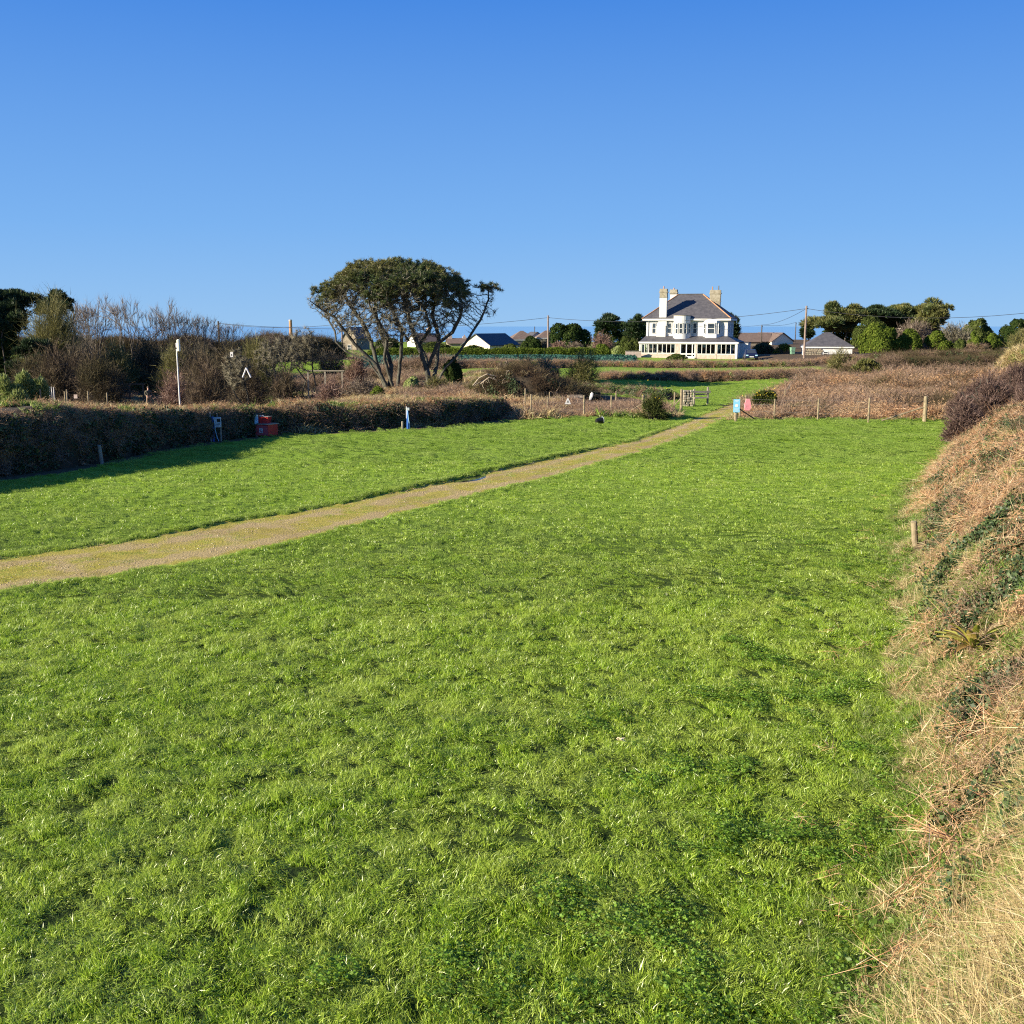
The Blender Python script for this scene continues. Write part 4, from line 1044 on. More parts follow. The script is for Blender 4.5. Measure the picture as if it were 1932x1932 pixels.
# ---- bare trees
def bare_tree_geo(seed, H, W, spread=1.0, trunks=1, twn=3200, low=.22):
    """upright fan: limbs fork again and again at narrow angles"""
    rr = np.random.default_rng(seed)
    m = 5 + 2 * trunks
    a = rr.random(m) * 2 * PI; tl = rr.uniform(.15, 1.25, m) * math.atan2(W * .5, H * .75)
    base = np.zeros((m, 3)); top = np.array([0, 0, H * low * .6]) * np.ones((m, 1)) * rr.uniform(.3, 1.3, (m, 1))
    segs = [(np.zeros((1, 3)), np.array([[0, 0, H * low * .75]]), np.array([.2]), np.array([.15]))]
    P = top; D = np.stack([np.cos(a) * np.sin(tl), np.sin(a) * np.sin(tl), np.cos(tl)], 1); R = np.full(m, .10)
    L = H * .20
    for lev in range(6):
        n = len(P)
        for q in range(2):
            Q = P + D * L * .5 * rr.uniform(.75, 1.2, (n, 1)); R2 = R * .86
            segs.append((P, Q, R, R2)); P = Q; R = R2
            D = unit(D + rr.normal(0, .10, D.shape) + np.array([0, 0, .07]))
        k = 2 if lev < 5 else 2
        P = np.repeat(P, k, 0); R = np.repeat(R, k) * .78; D = np.repeat(D, k, 0)
        D = unit(D + rr.normal(0, .27, D.shape)); L *= .80
        if lev > 1:
            keep = rr.random(len(P)) > .20; P, R, D = P[keep], R[keep], D[keep]
    P0 = np.concatenate([x[0] for x in segs]); P1 = np.concatenate([x[1] for x in segs]); R0 = np.concatenate([x[2] for x in segs]); R1 = np.concatenate([x[3] for x in segs])
    zmx = P1[:, 2].max(); f = H * .9 / zmx
    P0, P1 = P0 * f, P1 * f
    th = np.nonzero(R1 < .04)[0]; bi = rr.choice(th, twn); t = rr.random((twn, 1))
    B = P0[bi] * (1 - t) + P1[bi] * t; dd = unit(P1[bi] - P0[bi])
    T = B + unit(dd + rr.normal(0, .32, (twn, 3)) + np.array([0, 0, .2])) * rr.uniform(.03, .12, (twn, 1)) * H
    return tubes(P0, P1, np.maximum(R0, .015), np.maximum(R1, .014), 4), sticks(B, T, .019, r=rr)
def tree_obj(name, loc, parts, label, cat='tree', group=None, rz=0, scl=1):
    root = empty(name, loc, rz, label, cat, group); root.scale = (scl, scl, scl)
    for nm, geo, mat in parts: npobj(nm, geo, mat, root, smooth=False)
    return root
def dup(root, loc, rz, label, scl=1, sx=1):
    c = root.copy(); COL.objects.link(c); c.location = loc; c.rotation_euler = (0, 0, rz); c.scale = (scl * sx, scl * sx, scl)
    c['label'] = label
    for ch in root.children:
        d = ch.copy(); COL.objects.link(d); d.parent = c
    return c
BT = []
for i, (sd, H, W, tr) in enumerate([(31, 10, 8.5, 1), (32, 10, 7, 2), (33, 10, 6, 3)]):
    BT.append((sd, H, W, tr))
bt_root = {}
def bare(px, pytop, D, kind, label, w=1, rz=0):
    x, y = at(px, D); z = gz(x, y); H = ZT(pytop, D) - z
    if kind not in bt_root:
        sd, H0, W, tr = BT[kind]; a, b = bare_tree_geo(sd, H0, W, trunks=tr, twn=1300)
        r_ = tree_obj('bare_tree', (x, y, z), [('trunk', a, 'bark_dk'), ('twigs', b, 'twig')], label, group='bare trees behind the thicket', rz=rz, scl=H / H0)
        r_.scale = (H / H0 * w, H / H0 * w, H / H0); bt_root[kind] = r_
    else: dup(bt_root[kind], (x, y, z), rz, label, H / BT[kind][1], w)
bare(253, 545, 118, 0, 'tallest wide fan shaped bare tree left of the white pole', 1.1)
bare(188, 540, 122, 1, 'narrow bare tree rising just right of the dark pine', .9)
bare(312, 562, 119, 1, 'bare fan shaped tree above the white pole, left one of two', 1.0, 1.3)
bare(352, 570, 120, 0, 'bare tree rising right of the white pole behind the thicket', .9, 2.2)
bare(392, 584, 121, 2, 'smaller bare tree at the right end of the bare tree row', 1.0, .5)
bare(438, 598, 124, 2, 'low bare tree beside the thin dark telegraph pole', 1.2, 2.5)
bare(520, 612, 126, 1, 'thin low bare tree showing above the hawthorns', 1.3, 3.4)
bare(150, 560, 126, 2, 'bare tree partly hidden behind the dark twiggy tree at the left', 1.1, 4.4)

# ---- twiggy shrubs
def thicket_geo(rx, ry, H, n1, n2, n3, rr, w1=.05, w3=.022, lean=0, wild=.5, base=.25):
    a = rr.random(n1) * 2 * PI; d = rr.random(n1) ** .5
    B = np.stack([np.cos(a) * d * rx * base, np.sin(a) * d * ry * base, np.full(n1, -.1)], 1)
    u_ = rdir(n1, rr); u_[:, 2] = np.abs(u_[:, 2]) * 1.2 + .05; u_ = unit(u_)
    lump = 1 + .25 * (vn(u_[:, 0] * 3, u_[:, 1] * 3 + u_[:, 2], .8, int(rr.integers(1000))) - .5)
    T = u_ * np.array([rx, ry, H]) * (rr.uniform(.6, 1, (n1, 1)) * lump[:, None]) * .92
    g = [sticks(B, T, w1 * rr.uniform(.5, 1.2, n1), r=rr)]
    i = rr.integers(0, n1, n2); t = rr.uniform(.3, 1, n2)[:, None] ** .7
    P = B[i] * (1 - t) + T[i] * t; Dd = unit(T[i] - B[i])
    T2 = P + unit(Dd + rr.normal(0, wild, (n2, 3))) * rr.uniform(.12, .3, (n2, 1)) * H
    T2[:, 2] = np.maximum(T2[:, 2], .05)
    g.append(slivers(P, T2, w3 * 1.8, r=rr))
    i = rr.integers(0, n2, n3); t = rr.uniform(.2, 1, n3)[:, None]
    P3_ = P[i] * (1 - t) + T2[i] * t; Dd = unit(T2[i] - P[i])
    T3 = P3_ + unit(Dd + rr.normal(0, wild * 1.3, (n3, 3)) + np.array([0, 0, .15])) * rr.uniform(.05, .16, (n3, 1)) * H
    g.append(slivers(P3_, T3, w3 * 1.2, r=rr))
    return g[0], joing(g[1:])
def lumps_geo(rx, ry, H, n, size, rr, nl=16, flat=.75, lo=.12, asp=.7, thick=.0, spiky=False):
    """leaves over the surfaces of overlapping lumps filling a dome"""
    u_ = rdir(nl, rr); u_[:, 2] = np.abs(u_[:, 2]); f = rr.uniform(.15, .74, (nl, 1))
    c = u_ * f * np.array([rx, ry, H * (1 - lo)]) + np.array([0, 0, H * lo + H * .08])
    R = rr.uniform(.30, .5, nl)
    i = rr.choice(nl, n, p=R ** 2 / (R ** 2).sum())
    v = rdir(n, rr); v[:, 2] = np.where(v[:, 2] < -.4, -v[:, 2], v[:, 2])
    P = c[i] + v * R[i][:, None] * np.array([rx, ry, H * flat]) * (.78 + .22 * rr.random((n, 1)) + .28 * (vn(v[:, 0] * 4 + i, v[:, 1] * 4 + v[:, 2] * 4, .7, 3)[:, None] - .3))
    P[:, 2] = np.maximum(P[:, 2], .02)
    ins = ((P[:, None, :] - c[None]) / (R[None, :, None] * np.array([rx, ry, H * flat])) ) ** 2
    inside = (ins.sum(2) < .62).any(1)
    P = P[~inside]; v = v[~inside]; i = i[~inside]
    N = v / np.array([rx, ry, H]) * H + rr.normal(0, .55, v.shape)
    area = 2 * PI * (rx + ry) * .5 * H * 1.5
    size = max(size * .8, math.sqrt(area / max(len(P), 1) * 1.5))
    ti = np.clip(rr.normal(.45, .22, len(P)) + (rr.random(nl)[i] - .5) * .25, 0, 1)
    if spiky: return blades(P - unit(v) * size, unit(v) + np.array([0, 0, .6]) + rr.normal(0, .45, v.shape), size * 2.6 * rr.uniform(.5, 1.6, len(P)), size * .7, tint=ti, r=rr), c
    return cards(P, N, size * rr.uniform(.6, 1.3, len(P)), tint=ti, asp=asp, r=rr), c
def shrub(name, px0, px1, pytop, D, kind, label, mat=None, cat='bush', group=None, seed=0, ry=None, dens=1.0, zbase=None, nl=16):
    rr = np.random.default_rng(seed or int(px0 * 7 + pytop))
    x, y = at((px0 + px1) / 2, D); rx = M(px1 - px0, D) / 2; z = gz(x, y) if zbase is None else zbase; H = max(ZT(pytop, D) - z, .4)
    ry = rx * .8 if ry is None else ry
    root = empty(name, (x, y, z - .05), 0, label, cat, group)
    px_m = D / 1026.0
    if kind == 'twig':
        A = rx * H
        n3 = int(np.clip(2400 * A / max(px_m * 40, 1) * dens * 1.1, 4000, 26000))
        g1, g2 = thicket_geo(rx, ry, H, int(60 + n3 / 90), n3 // 3, n3, rr, w1=.045, w3=max(.016, px_m * .22), base=.5)
        npobj('stems', g1, 'bark_dk', root); npobj('twigs', g2, mat or 'twig', root)
    elif kind == 'leaf':
        sz = max(.05, px_m * .55); area = 2 * PI * (rx + ry) * .5 * H * 1.2
        n = int(np.clip(area / (sz * sz) * 4.5 * dens, 8000, 34000))
        g_, c = lumps_geo(rx, ry, H, n, sz, rr, nl=nl + 14, spiky='gorse' in name or 'ivy' in name or 'tamarisk' in name)
        st = np.repeat([[0, 0, 0.]], len(c), 0) + rr.normal(0, .1, (len(c), 3)) * np.array([1, 1, 0])
        npobj('stems', tubes(st, c, np.full(len(c), .05), np.full(len(c), .02), 5), 'bark_dk', root)
        npobj('foliage', g_, mat or 'midleaf', root)
    return root
def conifer(name, px0, px1, pytop, pybot, D, label, mat='pine_dk', seed=0, cat='tree', group=None, nl=14, lean=0, dens=1.0, trunks=3):
    """pine with flat clouds of needles on visible limbs"""
    rr = np.random.default_rng(seed or int(px0 * 3 + 1))
    x, y = at((px0 + px1) / 2, D); z = gz(x, y); rx = M(px1 - px0, D) / 2; zt = ZT(pytop, D) - z; zb = ZT(pybot, D) - z
    root = empty(name, (x, y, z - .05), 0, label, cat, group)
    nl = int(nl * 2.6); u_ = rdir(nl, rr) * rr.random((nl, 1)) ** .45
    c = np.stack([u_[:, 0] * rx * .78, u_[:, 1] * rx * .6, zb + (zt - zb) * (.46 + .42 * u_[:, 2] - .10 * np.abs(u_[:, 0]) + .06 * u_[:, 0]) + .0], 1)
    rr_x = rx * rr.uniform(.14, .32, nl); rr_z = (zt - zb) * rr.uniform(.09, .2, nl)
    px_m = D / 1026.0; sz = max(.07, px_m * 1.0)
    n = int(np.clip(nl * 4 * PI * np.mean(rr_x) ** 2 * .5 / (sz * sz) * 1.5 * dens, 3500, 26000))
    i = rr.integers(0, nl, n); v = rdir(n, rr); v[:, 2] = np.where(v[:, 2] < -.3, -v[:, 2], v[:, 2])
    w3 = np.stack([rr_x[i], rr_x[i], rr_z[i]], 1)
    P = c[i] + v * w3 * (.55 + .5 * rr.random((n, 1)) ** .6) * (1 + .35 * (vn(v[:, 0] * 2 + i, v[:, 1] * 2, .5, 4)[:, None] - .5))
    tips = blades(P, v + np.array([0, 0, .5]) + rr.normal(0, .4, v.shape), sz * 3.4, sz * .8, bend=rr.normal(0, .1, v.shape), tint=np.clip(rr.normal(.4, .2, n) + .25 * v[:, 2], 0, 1), r=rr)
    lines = []
    for k in range(trunks):
        ox = rr.normal(0, .12) * rx
        lines.append((None, [(0, 0, -.1), (ox * 1.5 + rr.normal(0, .2), rr.normal(0, .2), zb * .5), (ox * 2.5 + rr.normal(0, .3), rr.normal(0, .3), max(zb, zt * .35))]))
    Pn, par = grow(lines, np.repeat(c, 3, 0) + rr.normal(0, .3, (nl * 3, 3)), step=.45, infl=60, kill=.6, iters=70, grow_from=zt * .12, seed=3)
    R, _ = radii(Pn, par, tip=.04, ex=2.4, mx=.25)
    npobj('trunk', limb_geo(Pn, par, R, 5), 'bark_dk', root); npobj('crown', tips, mat, root)
    return root

# left woodland
conifer('pine_tree', -40, 78, 556, 650, 103, 'dark ragged pine directly under the flat topped pine at the left edge', seed=615, nl=14, trunks=3)
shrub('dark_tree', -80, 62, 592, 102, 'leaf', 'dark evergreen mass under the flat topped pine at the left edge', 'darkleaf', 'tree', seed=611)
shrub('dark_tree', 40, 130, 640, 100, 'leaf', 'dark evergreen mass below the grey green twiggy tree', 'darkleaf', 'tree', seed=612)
conifer('pine_tree', -80, 102, 530, 612, 106, 'dark flat topped pine at the far left edge above the woodland', seed=61, nl=16, trunks=4)
conifer('pine_tree', 85, 160, 546, 600, 104, 'dark pine whose crown pokes out behind the grey twiggy tree on the left', seed=62, nl=12)
shrub('twiggy_tree', 62, 165, 556, 98, 'twig', 'tall dense grey green twiggy tree in front of the dark pine at the left', 'olive', 'tree', dens=1.3)
conifer('pine_tree', -40, 36, 590, 660, 99, 'dark ragged conifer with bare trunks at the far left edge', seed=63, nl=9)
conifer('pine_tree', 20, 120, 632, 705, 94, 'low dark conifer mass under the grey twiggy tree', seed=64, nl=10)
WT = [('twig', 70, 150, 640, 88, 'scrub', 'dull brown thicket behind the feathery yellow green bushes'),
      ('twig', 300, 372, 640, 88, 'olive', 'olive thicket just left of the lower part of the white pole'),
      ('twig', 110, 210, 628, 92, 'scrub2', 'olive brown thicket right of the low dark conifer'),
      ('twig', 180, 275, 640, 99, 'olive', 'olive green thicket under the tallest bare tree'),
      ('twig', 235, 340, 632, 101, 'scrub', 'brown dome of scrub directly left of the white pole'),
      ('twig', 325, 418, 622, 88, 'scrub2', 'big round brown thicket behind the white pole'),
      ('twig', 400, 470, 640, 86, 'scrub', 'thin brown scrub between the white pole and the hawthorns'),
      ('twig', 455, 530, 628, 100, 'olive', 'olive scrub behind the leaning hawthorn'),
      ('twig', 160, 260, 676, 91, 'scrub', 'low scrub left of the standing person'),
      ('twig', 300, 366, 690, 74, 'redtwig', 'reddish low scrub right of the standing person'),
      ('twig', 350, 440, 684, 72, 'scrub', 'low brown scrub right of the foot of the white pole'),
      ('twig', 590, 665, 652, 128, 'scrub2', 'distant grey scrub left of the big pine'),
      ('twig', 20, 110, 660, 90, 'scrub', 'brown scrub behind the taller feathery bush at the left'),
      ('twig', 205, 300, 655, 101, 'scrub2', 'grey scrub rising behind the standing person'),
      ('twig', 340, 440, 650, 82, 'scrub', 'tangled scrub right beside the white pole'),
      ('twig', 430, 520, 668, 78, 'scrub2', 'grey scrub around the white trestle'),
      ('twig', 140, 240, 655, 86, 'scrub', 'brown scrub above the three white stakes'),
      ('twig', 500, 580, 690, 76, 'scrub', 'low scrub under the two hawthorns')]
for k, (kd, a, b, t, D, m, lb) in enumerate(WT): shrub('thicket', a, b, t, D, kd, lb, m, 'bush', 'thickets behind the hedge bank', seed=200 + k, dens=.75)
def hawthorn(px, pytop, D, W, label, seed, lean=.5):
    rr = np.random.default_rng(seed); x, y = at(px, D); z = gz(x, y); H = ZT(pytop, D) - z
    lines = [(None, [(.0, 0, 0), (.1 * H * lean, 0, H * .15), (-.05 * H * lean, .1, H * .3), (-.12 * H, 0, H * .5)]), (None, [(.15, .1, 0), (.14 * H, .1, H * .22), (.1 * H, 0, H * .5)])]
    n = 420; u_ = rdir(n, rr) * rr.random((n, 1)) ** .4
    A = np.stack([u_[:, 0] * W * .5, u_[:, 1] * W * .45, H * (.68 + .3 * u_[:, 2])], 1)
    P, par = grow(lines, A, step=.24, infl=H, kill=.3, iters=60, grow_from=H * .25, seed=seed, up=.05)
    R, _ = radii(P, par, tip=.012, mx=.16)
    th = np.nonzero(R < .04)[0]; bi = rr.choice(th, 5200)
    T = P[bi] + unit(rr.normal(0, .6, (5200, 3)) + np.array([.1, 0, .25])) * rr.uniform(.12, .5, (5200, 1))
    return tree_obj('hawthorn_tree', (x, y, z), [('trunk', limb_geo(P, par, R, 5), 'bark'), ('twigs', sticks(P[bi], T, .02, r=rr), 'greytwig')], label)
hawthorn(528, 632, 78, 3.6, 'windswept hawthorn with a bent pale trunk left of the big pine', 71)
hawthorn(577, 612, 80, 2.7, 'taller upright hawthorn next to the big pine on its left', 72, -.3)
hawthorn(452, 655, 76, 2.2, 'scraggy small bare tree between the white pole and the hawthorns', 73, .8)
shrub('tamarisk_bush', -8, 62, 714, 60, 'leaf', 'feathery yellow green bush at the left edge, lower left lobe', 'tamarisk', nl=10)
shrub('tamarisk_bush', 22, 98, 704, 61, 'leaf', 'taller feathery yellow green bush beside the wire fence at the left', 'tamarisk', nl=10)
# around the big pine
for k, (nm, a, b, t, D, kd, m, lb) in enumerate([
    ('bush', 650, 702, 655, 84, 'twig', 'redtwig', 'reddish twiggy bush low behind the left trunks of the big pine'),
    ('bush', 590, 660, 706, 72, 'twig', 'redtwig', 'low brown bramble mound left of the big pine'),
    ('bush', 645, 728, 704, 71, 'twig', 'twig', 'low brown scrub at the foot of the left trunks of the big pine'),
    ('shrub', 697, 728, 729, 67, 'leaf', 'greenleaf', 'small bright green shrub in front of the big pine'),
    ('shrub', 757, 794, 710, 73, 'leaf', 'tamarisk', 'pale green shrub between the two trunk clusters of the big pine'),
    ('shrub', 836, 874, 670, 79, 'leaf', 'darkleaf', 'dark ivy covered shrub against the right side of the big pine'),
    ('bush', 800, 850, 704, 73, 'twig', 'olive', 'olive scrub under the right limb of the big pine'),
    ('bush', 870, 935, 708, 70, 'twig', 'olive', 'olive brown scrub right of the big pine'),
    ('bush', 925, 985, 676, 84, 'twig', 'twig', 'bare brown bush left of the two bare shrubs in the middle'),
    ('bush', 980, 1012, 672, 82, 'twig', 'greytwig', 'narrow bare bush above the dark mound'),
    ('willow_bush', 1062, 1136, 656, 76, 'twig', 'olive', 'rounded yellow olive willow bush in the middle distance'),
    ('bush', 996, 1066, 664, 78, 'twig', 'greytwig', 'grey bare shrub just left of the willow bush'),
    ('ivy_bush', 990, 1025, 694, 75, 'leaf', 'darkleaf', 'dark ivy bush at the foot of the grey bare shrub'),
    ('gorse_bush', 1206, 1262, 735, 50.2, 'twig', 'gorse', 'dark gorse bush at the left side of the gateway'),
    ('gorse_bush', 1412, 1466, 740, 57, 'leaf', 'midleaf', 'gorse bush with yellow flowers right of the gateway'),
    ('gorse_bush', 1474, 1512, 757, 53, 'twig', 'olive', 'small dark gorse mound behind the fence right of the gateway'),
    ('willow_bush', 1546, 1614, 653, 99, 'twig', 'olive', 'yellow olive willow bush below the bungalow'),
    # beyond the fields
    ('round_tree', 1034, 1110, 610, 172, 'leaf', 'darkleaf', 'dark green rounded evergreen beside the telegraph pole'),
    ('bush', 1032, 1072, 640, 166, 'twig', 'redtwig', 'brown bush at the foot of the telegraph pole'),
    ('bush', 1060, 1108, 641, 164, 'twig', 'twig', 'dull brown bush under the rounded evergreen'),
    ('bush', 1104, 1162, 624, 166, 'twig', 'redtwig', 'big round brown bare bush right of the rounded evergreen'),
    ('bush', 1118, 1150, 650, 156, 'leaf', 'greenleaf', 'small green bush behind the clipped hedge'),
    ('flowering_bush', 1150, 1184, 650, 154, 'leaf', 'tamarisk', 'yellowish low bush left of the domed green bush'),
    ('domed_bush', 1163, 1208, 636, 151, 'leaf', 'midleaf', 'clipped domed green bush against the left end of the white house'),
    ('round_tree', 975, 1022, 636, 166, 'leaf', 'darkleaf', 'dark round tree between the cream barn and the telegraph pole'),
    ('bush', 1012, 1036, 640, 168, 'twig', 'greytwig', 'grey brown bare bush left of the telegraph pole'),
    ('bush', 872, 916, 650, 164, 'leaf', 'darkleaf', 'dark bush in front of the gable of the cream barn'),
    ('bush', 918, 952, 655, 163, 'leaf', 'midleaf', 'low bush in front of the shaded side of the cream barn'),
    ('bush', 944, 978, 648, 162, 'leaf', 'midleaf', 'green bush at the right end of the cream barn'),
    ('bush', 705, 762, 640, 168, 'leaf', 'darkleaf', 'dark distant bush seen between the trunks of the big pine'),
    ('bush', 780, 850, 646, 166, 'leaf', 'midleaf', 'distant green bush seen through the right trunks of the big pine'),
    ('green_bush', 1612, 1688, 613, 140, 'leaf', 'greenleaf', 'largest bright green bush right of the bungalow'),
    ('green_bush', 1680, 1730, 620, 141, 'leaf', 'greenleaf', 'bright green bush second from the bungalow'),
    ('green_bush', 1732, 1790, 627, 142, 'leaf', 'greenleaf', 'bright green bush below the two bare domes'),
    ('green_bush', 1790, 1812, 638, 140, 'leaf', 'midleaf', 'narrow green bush between two wider green bushes'),
    ('green_bush', 1812, 1842, 626, 143, 'leaf', 'greenleaf', 'green bush under the dark round treetop at the right'),
    ('green_bush', 1838, 1878, 628, 144, 'leaf', 'greenleaf', 'rightmost of the bright green bushes'),
    ('bare_bush', 1672, 1756, 598, 156, 'twig', 'twig', 'pinkish brown bare dome bush under the right hand pine'),
    ('bare_bush', 1758, 1830, 600, 154, 'twig', 'greytwig', 'greyish bare dome bush left of the dark round treetop'),
    ('round_tree', 1800, 1858, 596, 160, 'leaf', 'midleaf', 'dark round treetop rising above the right bare dome bush'),
    ('round_tree', 1872, 1926, 602, 172, 'leaf', 'darkleaf', 'dark flat evergreen on the skyline at the right edge'),
    ('bare_bush', 1876, 1960, 614, 134, 'twig', 'olive', 'olive brown dome bush at the right edge of the picture'),
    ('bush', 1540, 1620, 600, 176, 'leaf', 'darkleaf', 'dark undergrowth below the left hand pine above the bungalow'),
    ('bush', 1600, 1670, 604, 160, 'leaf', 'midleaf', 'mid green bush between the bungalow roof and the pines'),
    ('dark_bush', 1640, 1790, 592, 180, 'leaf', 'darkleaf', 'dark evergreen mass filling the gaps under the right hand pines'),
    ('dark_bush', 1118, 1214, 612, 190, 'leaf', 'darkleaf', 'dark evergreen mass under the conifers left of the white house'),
    ('bush', 1770, 1880, 622, 165, 'leaf', 'midleaf', 'olive green undergrowth behind the two bare domes'),
    ('bush', 1250, 1296, 668, 134, 'leaf', 'midleaf', 'small green bush under the glazed front of the white house'),
]):
    shrub(nm, a, b, t, D, kd, lb, m, 'tree' if 'tree' in nm else 'bush', seed=400 + k)
for k, (a, b, t, D, lb) in enumerate([(1788, 1850, 748, 39.5, 'nearest purple brown thorn thicket at the foot of the bank by the far corner'),
      (1826, 1915, 716, 43, 'broad purple brown thorn thicket half way up the end of the near bank'),
      (1784, 1852, 733, 47, 'lowest purple brown thorn thicket at the far corner of the field'),
      (1812, 1905, 704, 48.5, 'middle purple brown thorn thicket behind the end of the near bank'),
      (1868, 1985, 684, 51, 'tallest purple brown thorn thicket against the right edge'),
      (1900, 2000, 712, 42, 'thorn thicket on the crest of the near bank at the right edge')]):
    shrub('thorn_bush', a, b, t, D, 'twig', lb, 'purple', 'bush', 'thorn thickets at the far corner', seed=480 + k, dens=7, zbase=min(gz(*at((a + b) / 2, D)), .5))
for k, (a, b, t) in enumerate([(40, 120, 632), (230, 300, 636), (330, 420, 628), (440, 500, 634), (505, 600, 630), (590, 640, 640)]):
    shrub('thicket', a, b, t, 146, 'twig', ('far brown thicket below the dark pines at the left', 'far brown thicket under the tallest bare tree', 'far brown thicket beyond the white pole', 'far brown thicket beside the thin dark telegraph pole', 'far brown thicket around the round brick stack', 'far brown thicket nearest the big pine')[k], 'scrub2', 'bush', 'far thickets', seed=520 + k, zbase=0)
conifer('gorse_tree', 1600, 1664, 677, 712, 80, 'ragged dark olive gorse standing on a bare stem in the bracken', 'pine', seed=77, nl=9, trunks=1)
conifer('pine_tree', 1112, 1180, 594, 632, 185, 'dark conifer left of the white house, further from it', seed=65, nl=12)
conifer('pine_tree', 1165, 1225, 590, 640, 182, 'dark conifer touching the left end of the white house roof', seed=66, nl=10)
conifer('pine_tree', 1355, 1392, 586, 650, 178, 'dark conifer behind the right end of the white house', seed=67, nl=10)
conifer('pine_tree', 1505, 1640, 572, 628, 170, 'leftmost of the pines on the right, leaning over the bungalow', 'pine', seed=68, nl=14)
conifer('pine_tree', 1575, 1690, 574, 618, 172, 'dark pine second from the left in the group on the right', seed=69, nl=10)
conifer('pine_tree', 1630, 1740, 573, 620, 174, 'third pine of the group on the right', 'pine', seed=70, nl=10)
conifer('pine_tree', 1695, 1788, 562, 622, 170, 'tallest pine of the group on the right, with a ragged top', 'pine', seed=75, nl=15)
conifer('pine_tree', 1496, 1532, 608, 640, 172, 'low dark conifer beside the tall telegraph pole', seed=76, nl=6, trunks=1)

# dead pale branches on the mound, and the sapling by the far corner
def branches(name, px, D, zb, lines, mat, label, cat, seed, spread=.5, n=60, mx=.05, tip=.012):
    rr = np.random.default_rng(seed); x, y = at(px, D)
    A = np.concatenate([np.array(l[-1]) + rr.normal(0, spread, (n, 3)) for l in lines]); 
    P, par = grow([(None, l) for l in lines], A, step=.12, infl=1.5, kill=.12, iters=40, grow_from=.1, seed=seed)
    R, _ = radii(P, par, tip=tip, mx=mx)
    root = empty(name, (x, y, zb), 0, label, cat); npobj('branch', limb_geo(P, par, R, 5), mat, root); return root
xx, yy = at(920, 64)
branches('fallen_branches', 920, 63.6, gz(xx, yy) + .9, [[(-.9, 0, 0), (-.5, 0, .45), (0, -.1, .7), (.5, 0, .55), (1.0, 0, .35)], [(-.4, 0, .1), (.1, -.2, .5), (.7, -.1, .3), (1.2, 0, .4)], [(-.8, 0, 0), (-.2, .1, .35), (.1, .1, .1)]], 'bark_pale', 'pale dead branches lying on the dark mound right of the big pine', 'branches', 81, .3, 40, .045)
xs, ys = at(1826, 43)
branches('sapling', 1826, 43, gz(xs, ys), [[(0, 0, 0), (.25, 0, .8), (.45, 0, 1.4)], [(.25, 0, .8), (.8, .1, 1.5), (1.2, 0, 1.9)], [(.1, 0, .3), (-.3, 0, .7)]], 'bark', 'thin leafless sapling in front of the thorn thicket at the far corner', 'tree', 82, .3, 40, .04, .009)
# gorse flowers
def flowers(px, pytop, D, w, h, n, label_parent):
    rr = np.random.default_rng(int(px)); x, y = at(px, D)
    P = np.stack([rr.normal(0, w, n), rr.normal(-.35, .15, n), rr.normal(0, h, n)], 1)
    root = [o for o in COL.objects if o.get('label') == label_parent][0]
    zt = ZT(pytop, D) - root.location.z
    npobj('flowers', cards(P + np.array([x - root.location.x, y - root.location.y, zt]), rdir(n, rr), .032, r=rr), 'flower', root)['kind'] = 'stuff'
flowers(1436, 741, 56.2, .4, .12, 45, 'gorse bush with yellow flowers right of the gateway')
flowers(1236, 745, 49.8, .35, .3, 12, 'dark gorse bush at the left side of the gateway')
# ------------------------------------------------------------------ the white house
def window(par, x0, x1, z0, z1, y, rail=True, mull=0, fw=.07, name='window', rz=0, org=None, frame='white', glass='glass'):
    """frame standing a little proud, pane set back; local plane facing -Y"""
    cx = (x0 + x1) / 2; w_ = (x1 - x0) / 2
    f = MB()
    f.box(-w_, -w_ + fw, -.05, .05, z0, z1); f.box(w_ - fw, w_, -.05, .05, z0, z1)
    f.box(-w_ + fw, w_ - fw, -.05, .05, z1 - fw, z1); f.box(-w_ + fw, w_ - fw, -.08, .05, z0, z0 + fw)
    if rail: zm = (z0 + z1) / 2; f.box(-w_ + fw, w_ - fw, -.03, .03, zm - .035, zm + .035)
    for k in range(mull):
        mx_ = -w_ + (k + 1) * 2 * w_ / (mull + 1); f.box(mx_ - .03, mx_ + .03, -.03, .03, z0 + fw, z1 - fw)
    o = f.build(name, frame, par); o.location = (cx, y, 0); o.rotation_euler = (0, 0, rz)
    p = MB().box(-w_ + fw, w_ - fw, .008, .02, z0 + fw, z1 - fw).build('pane', glass, o)
    return o
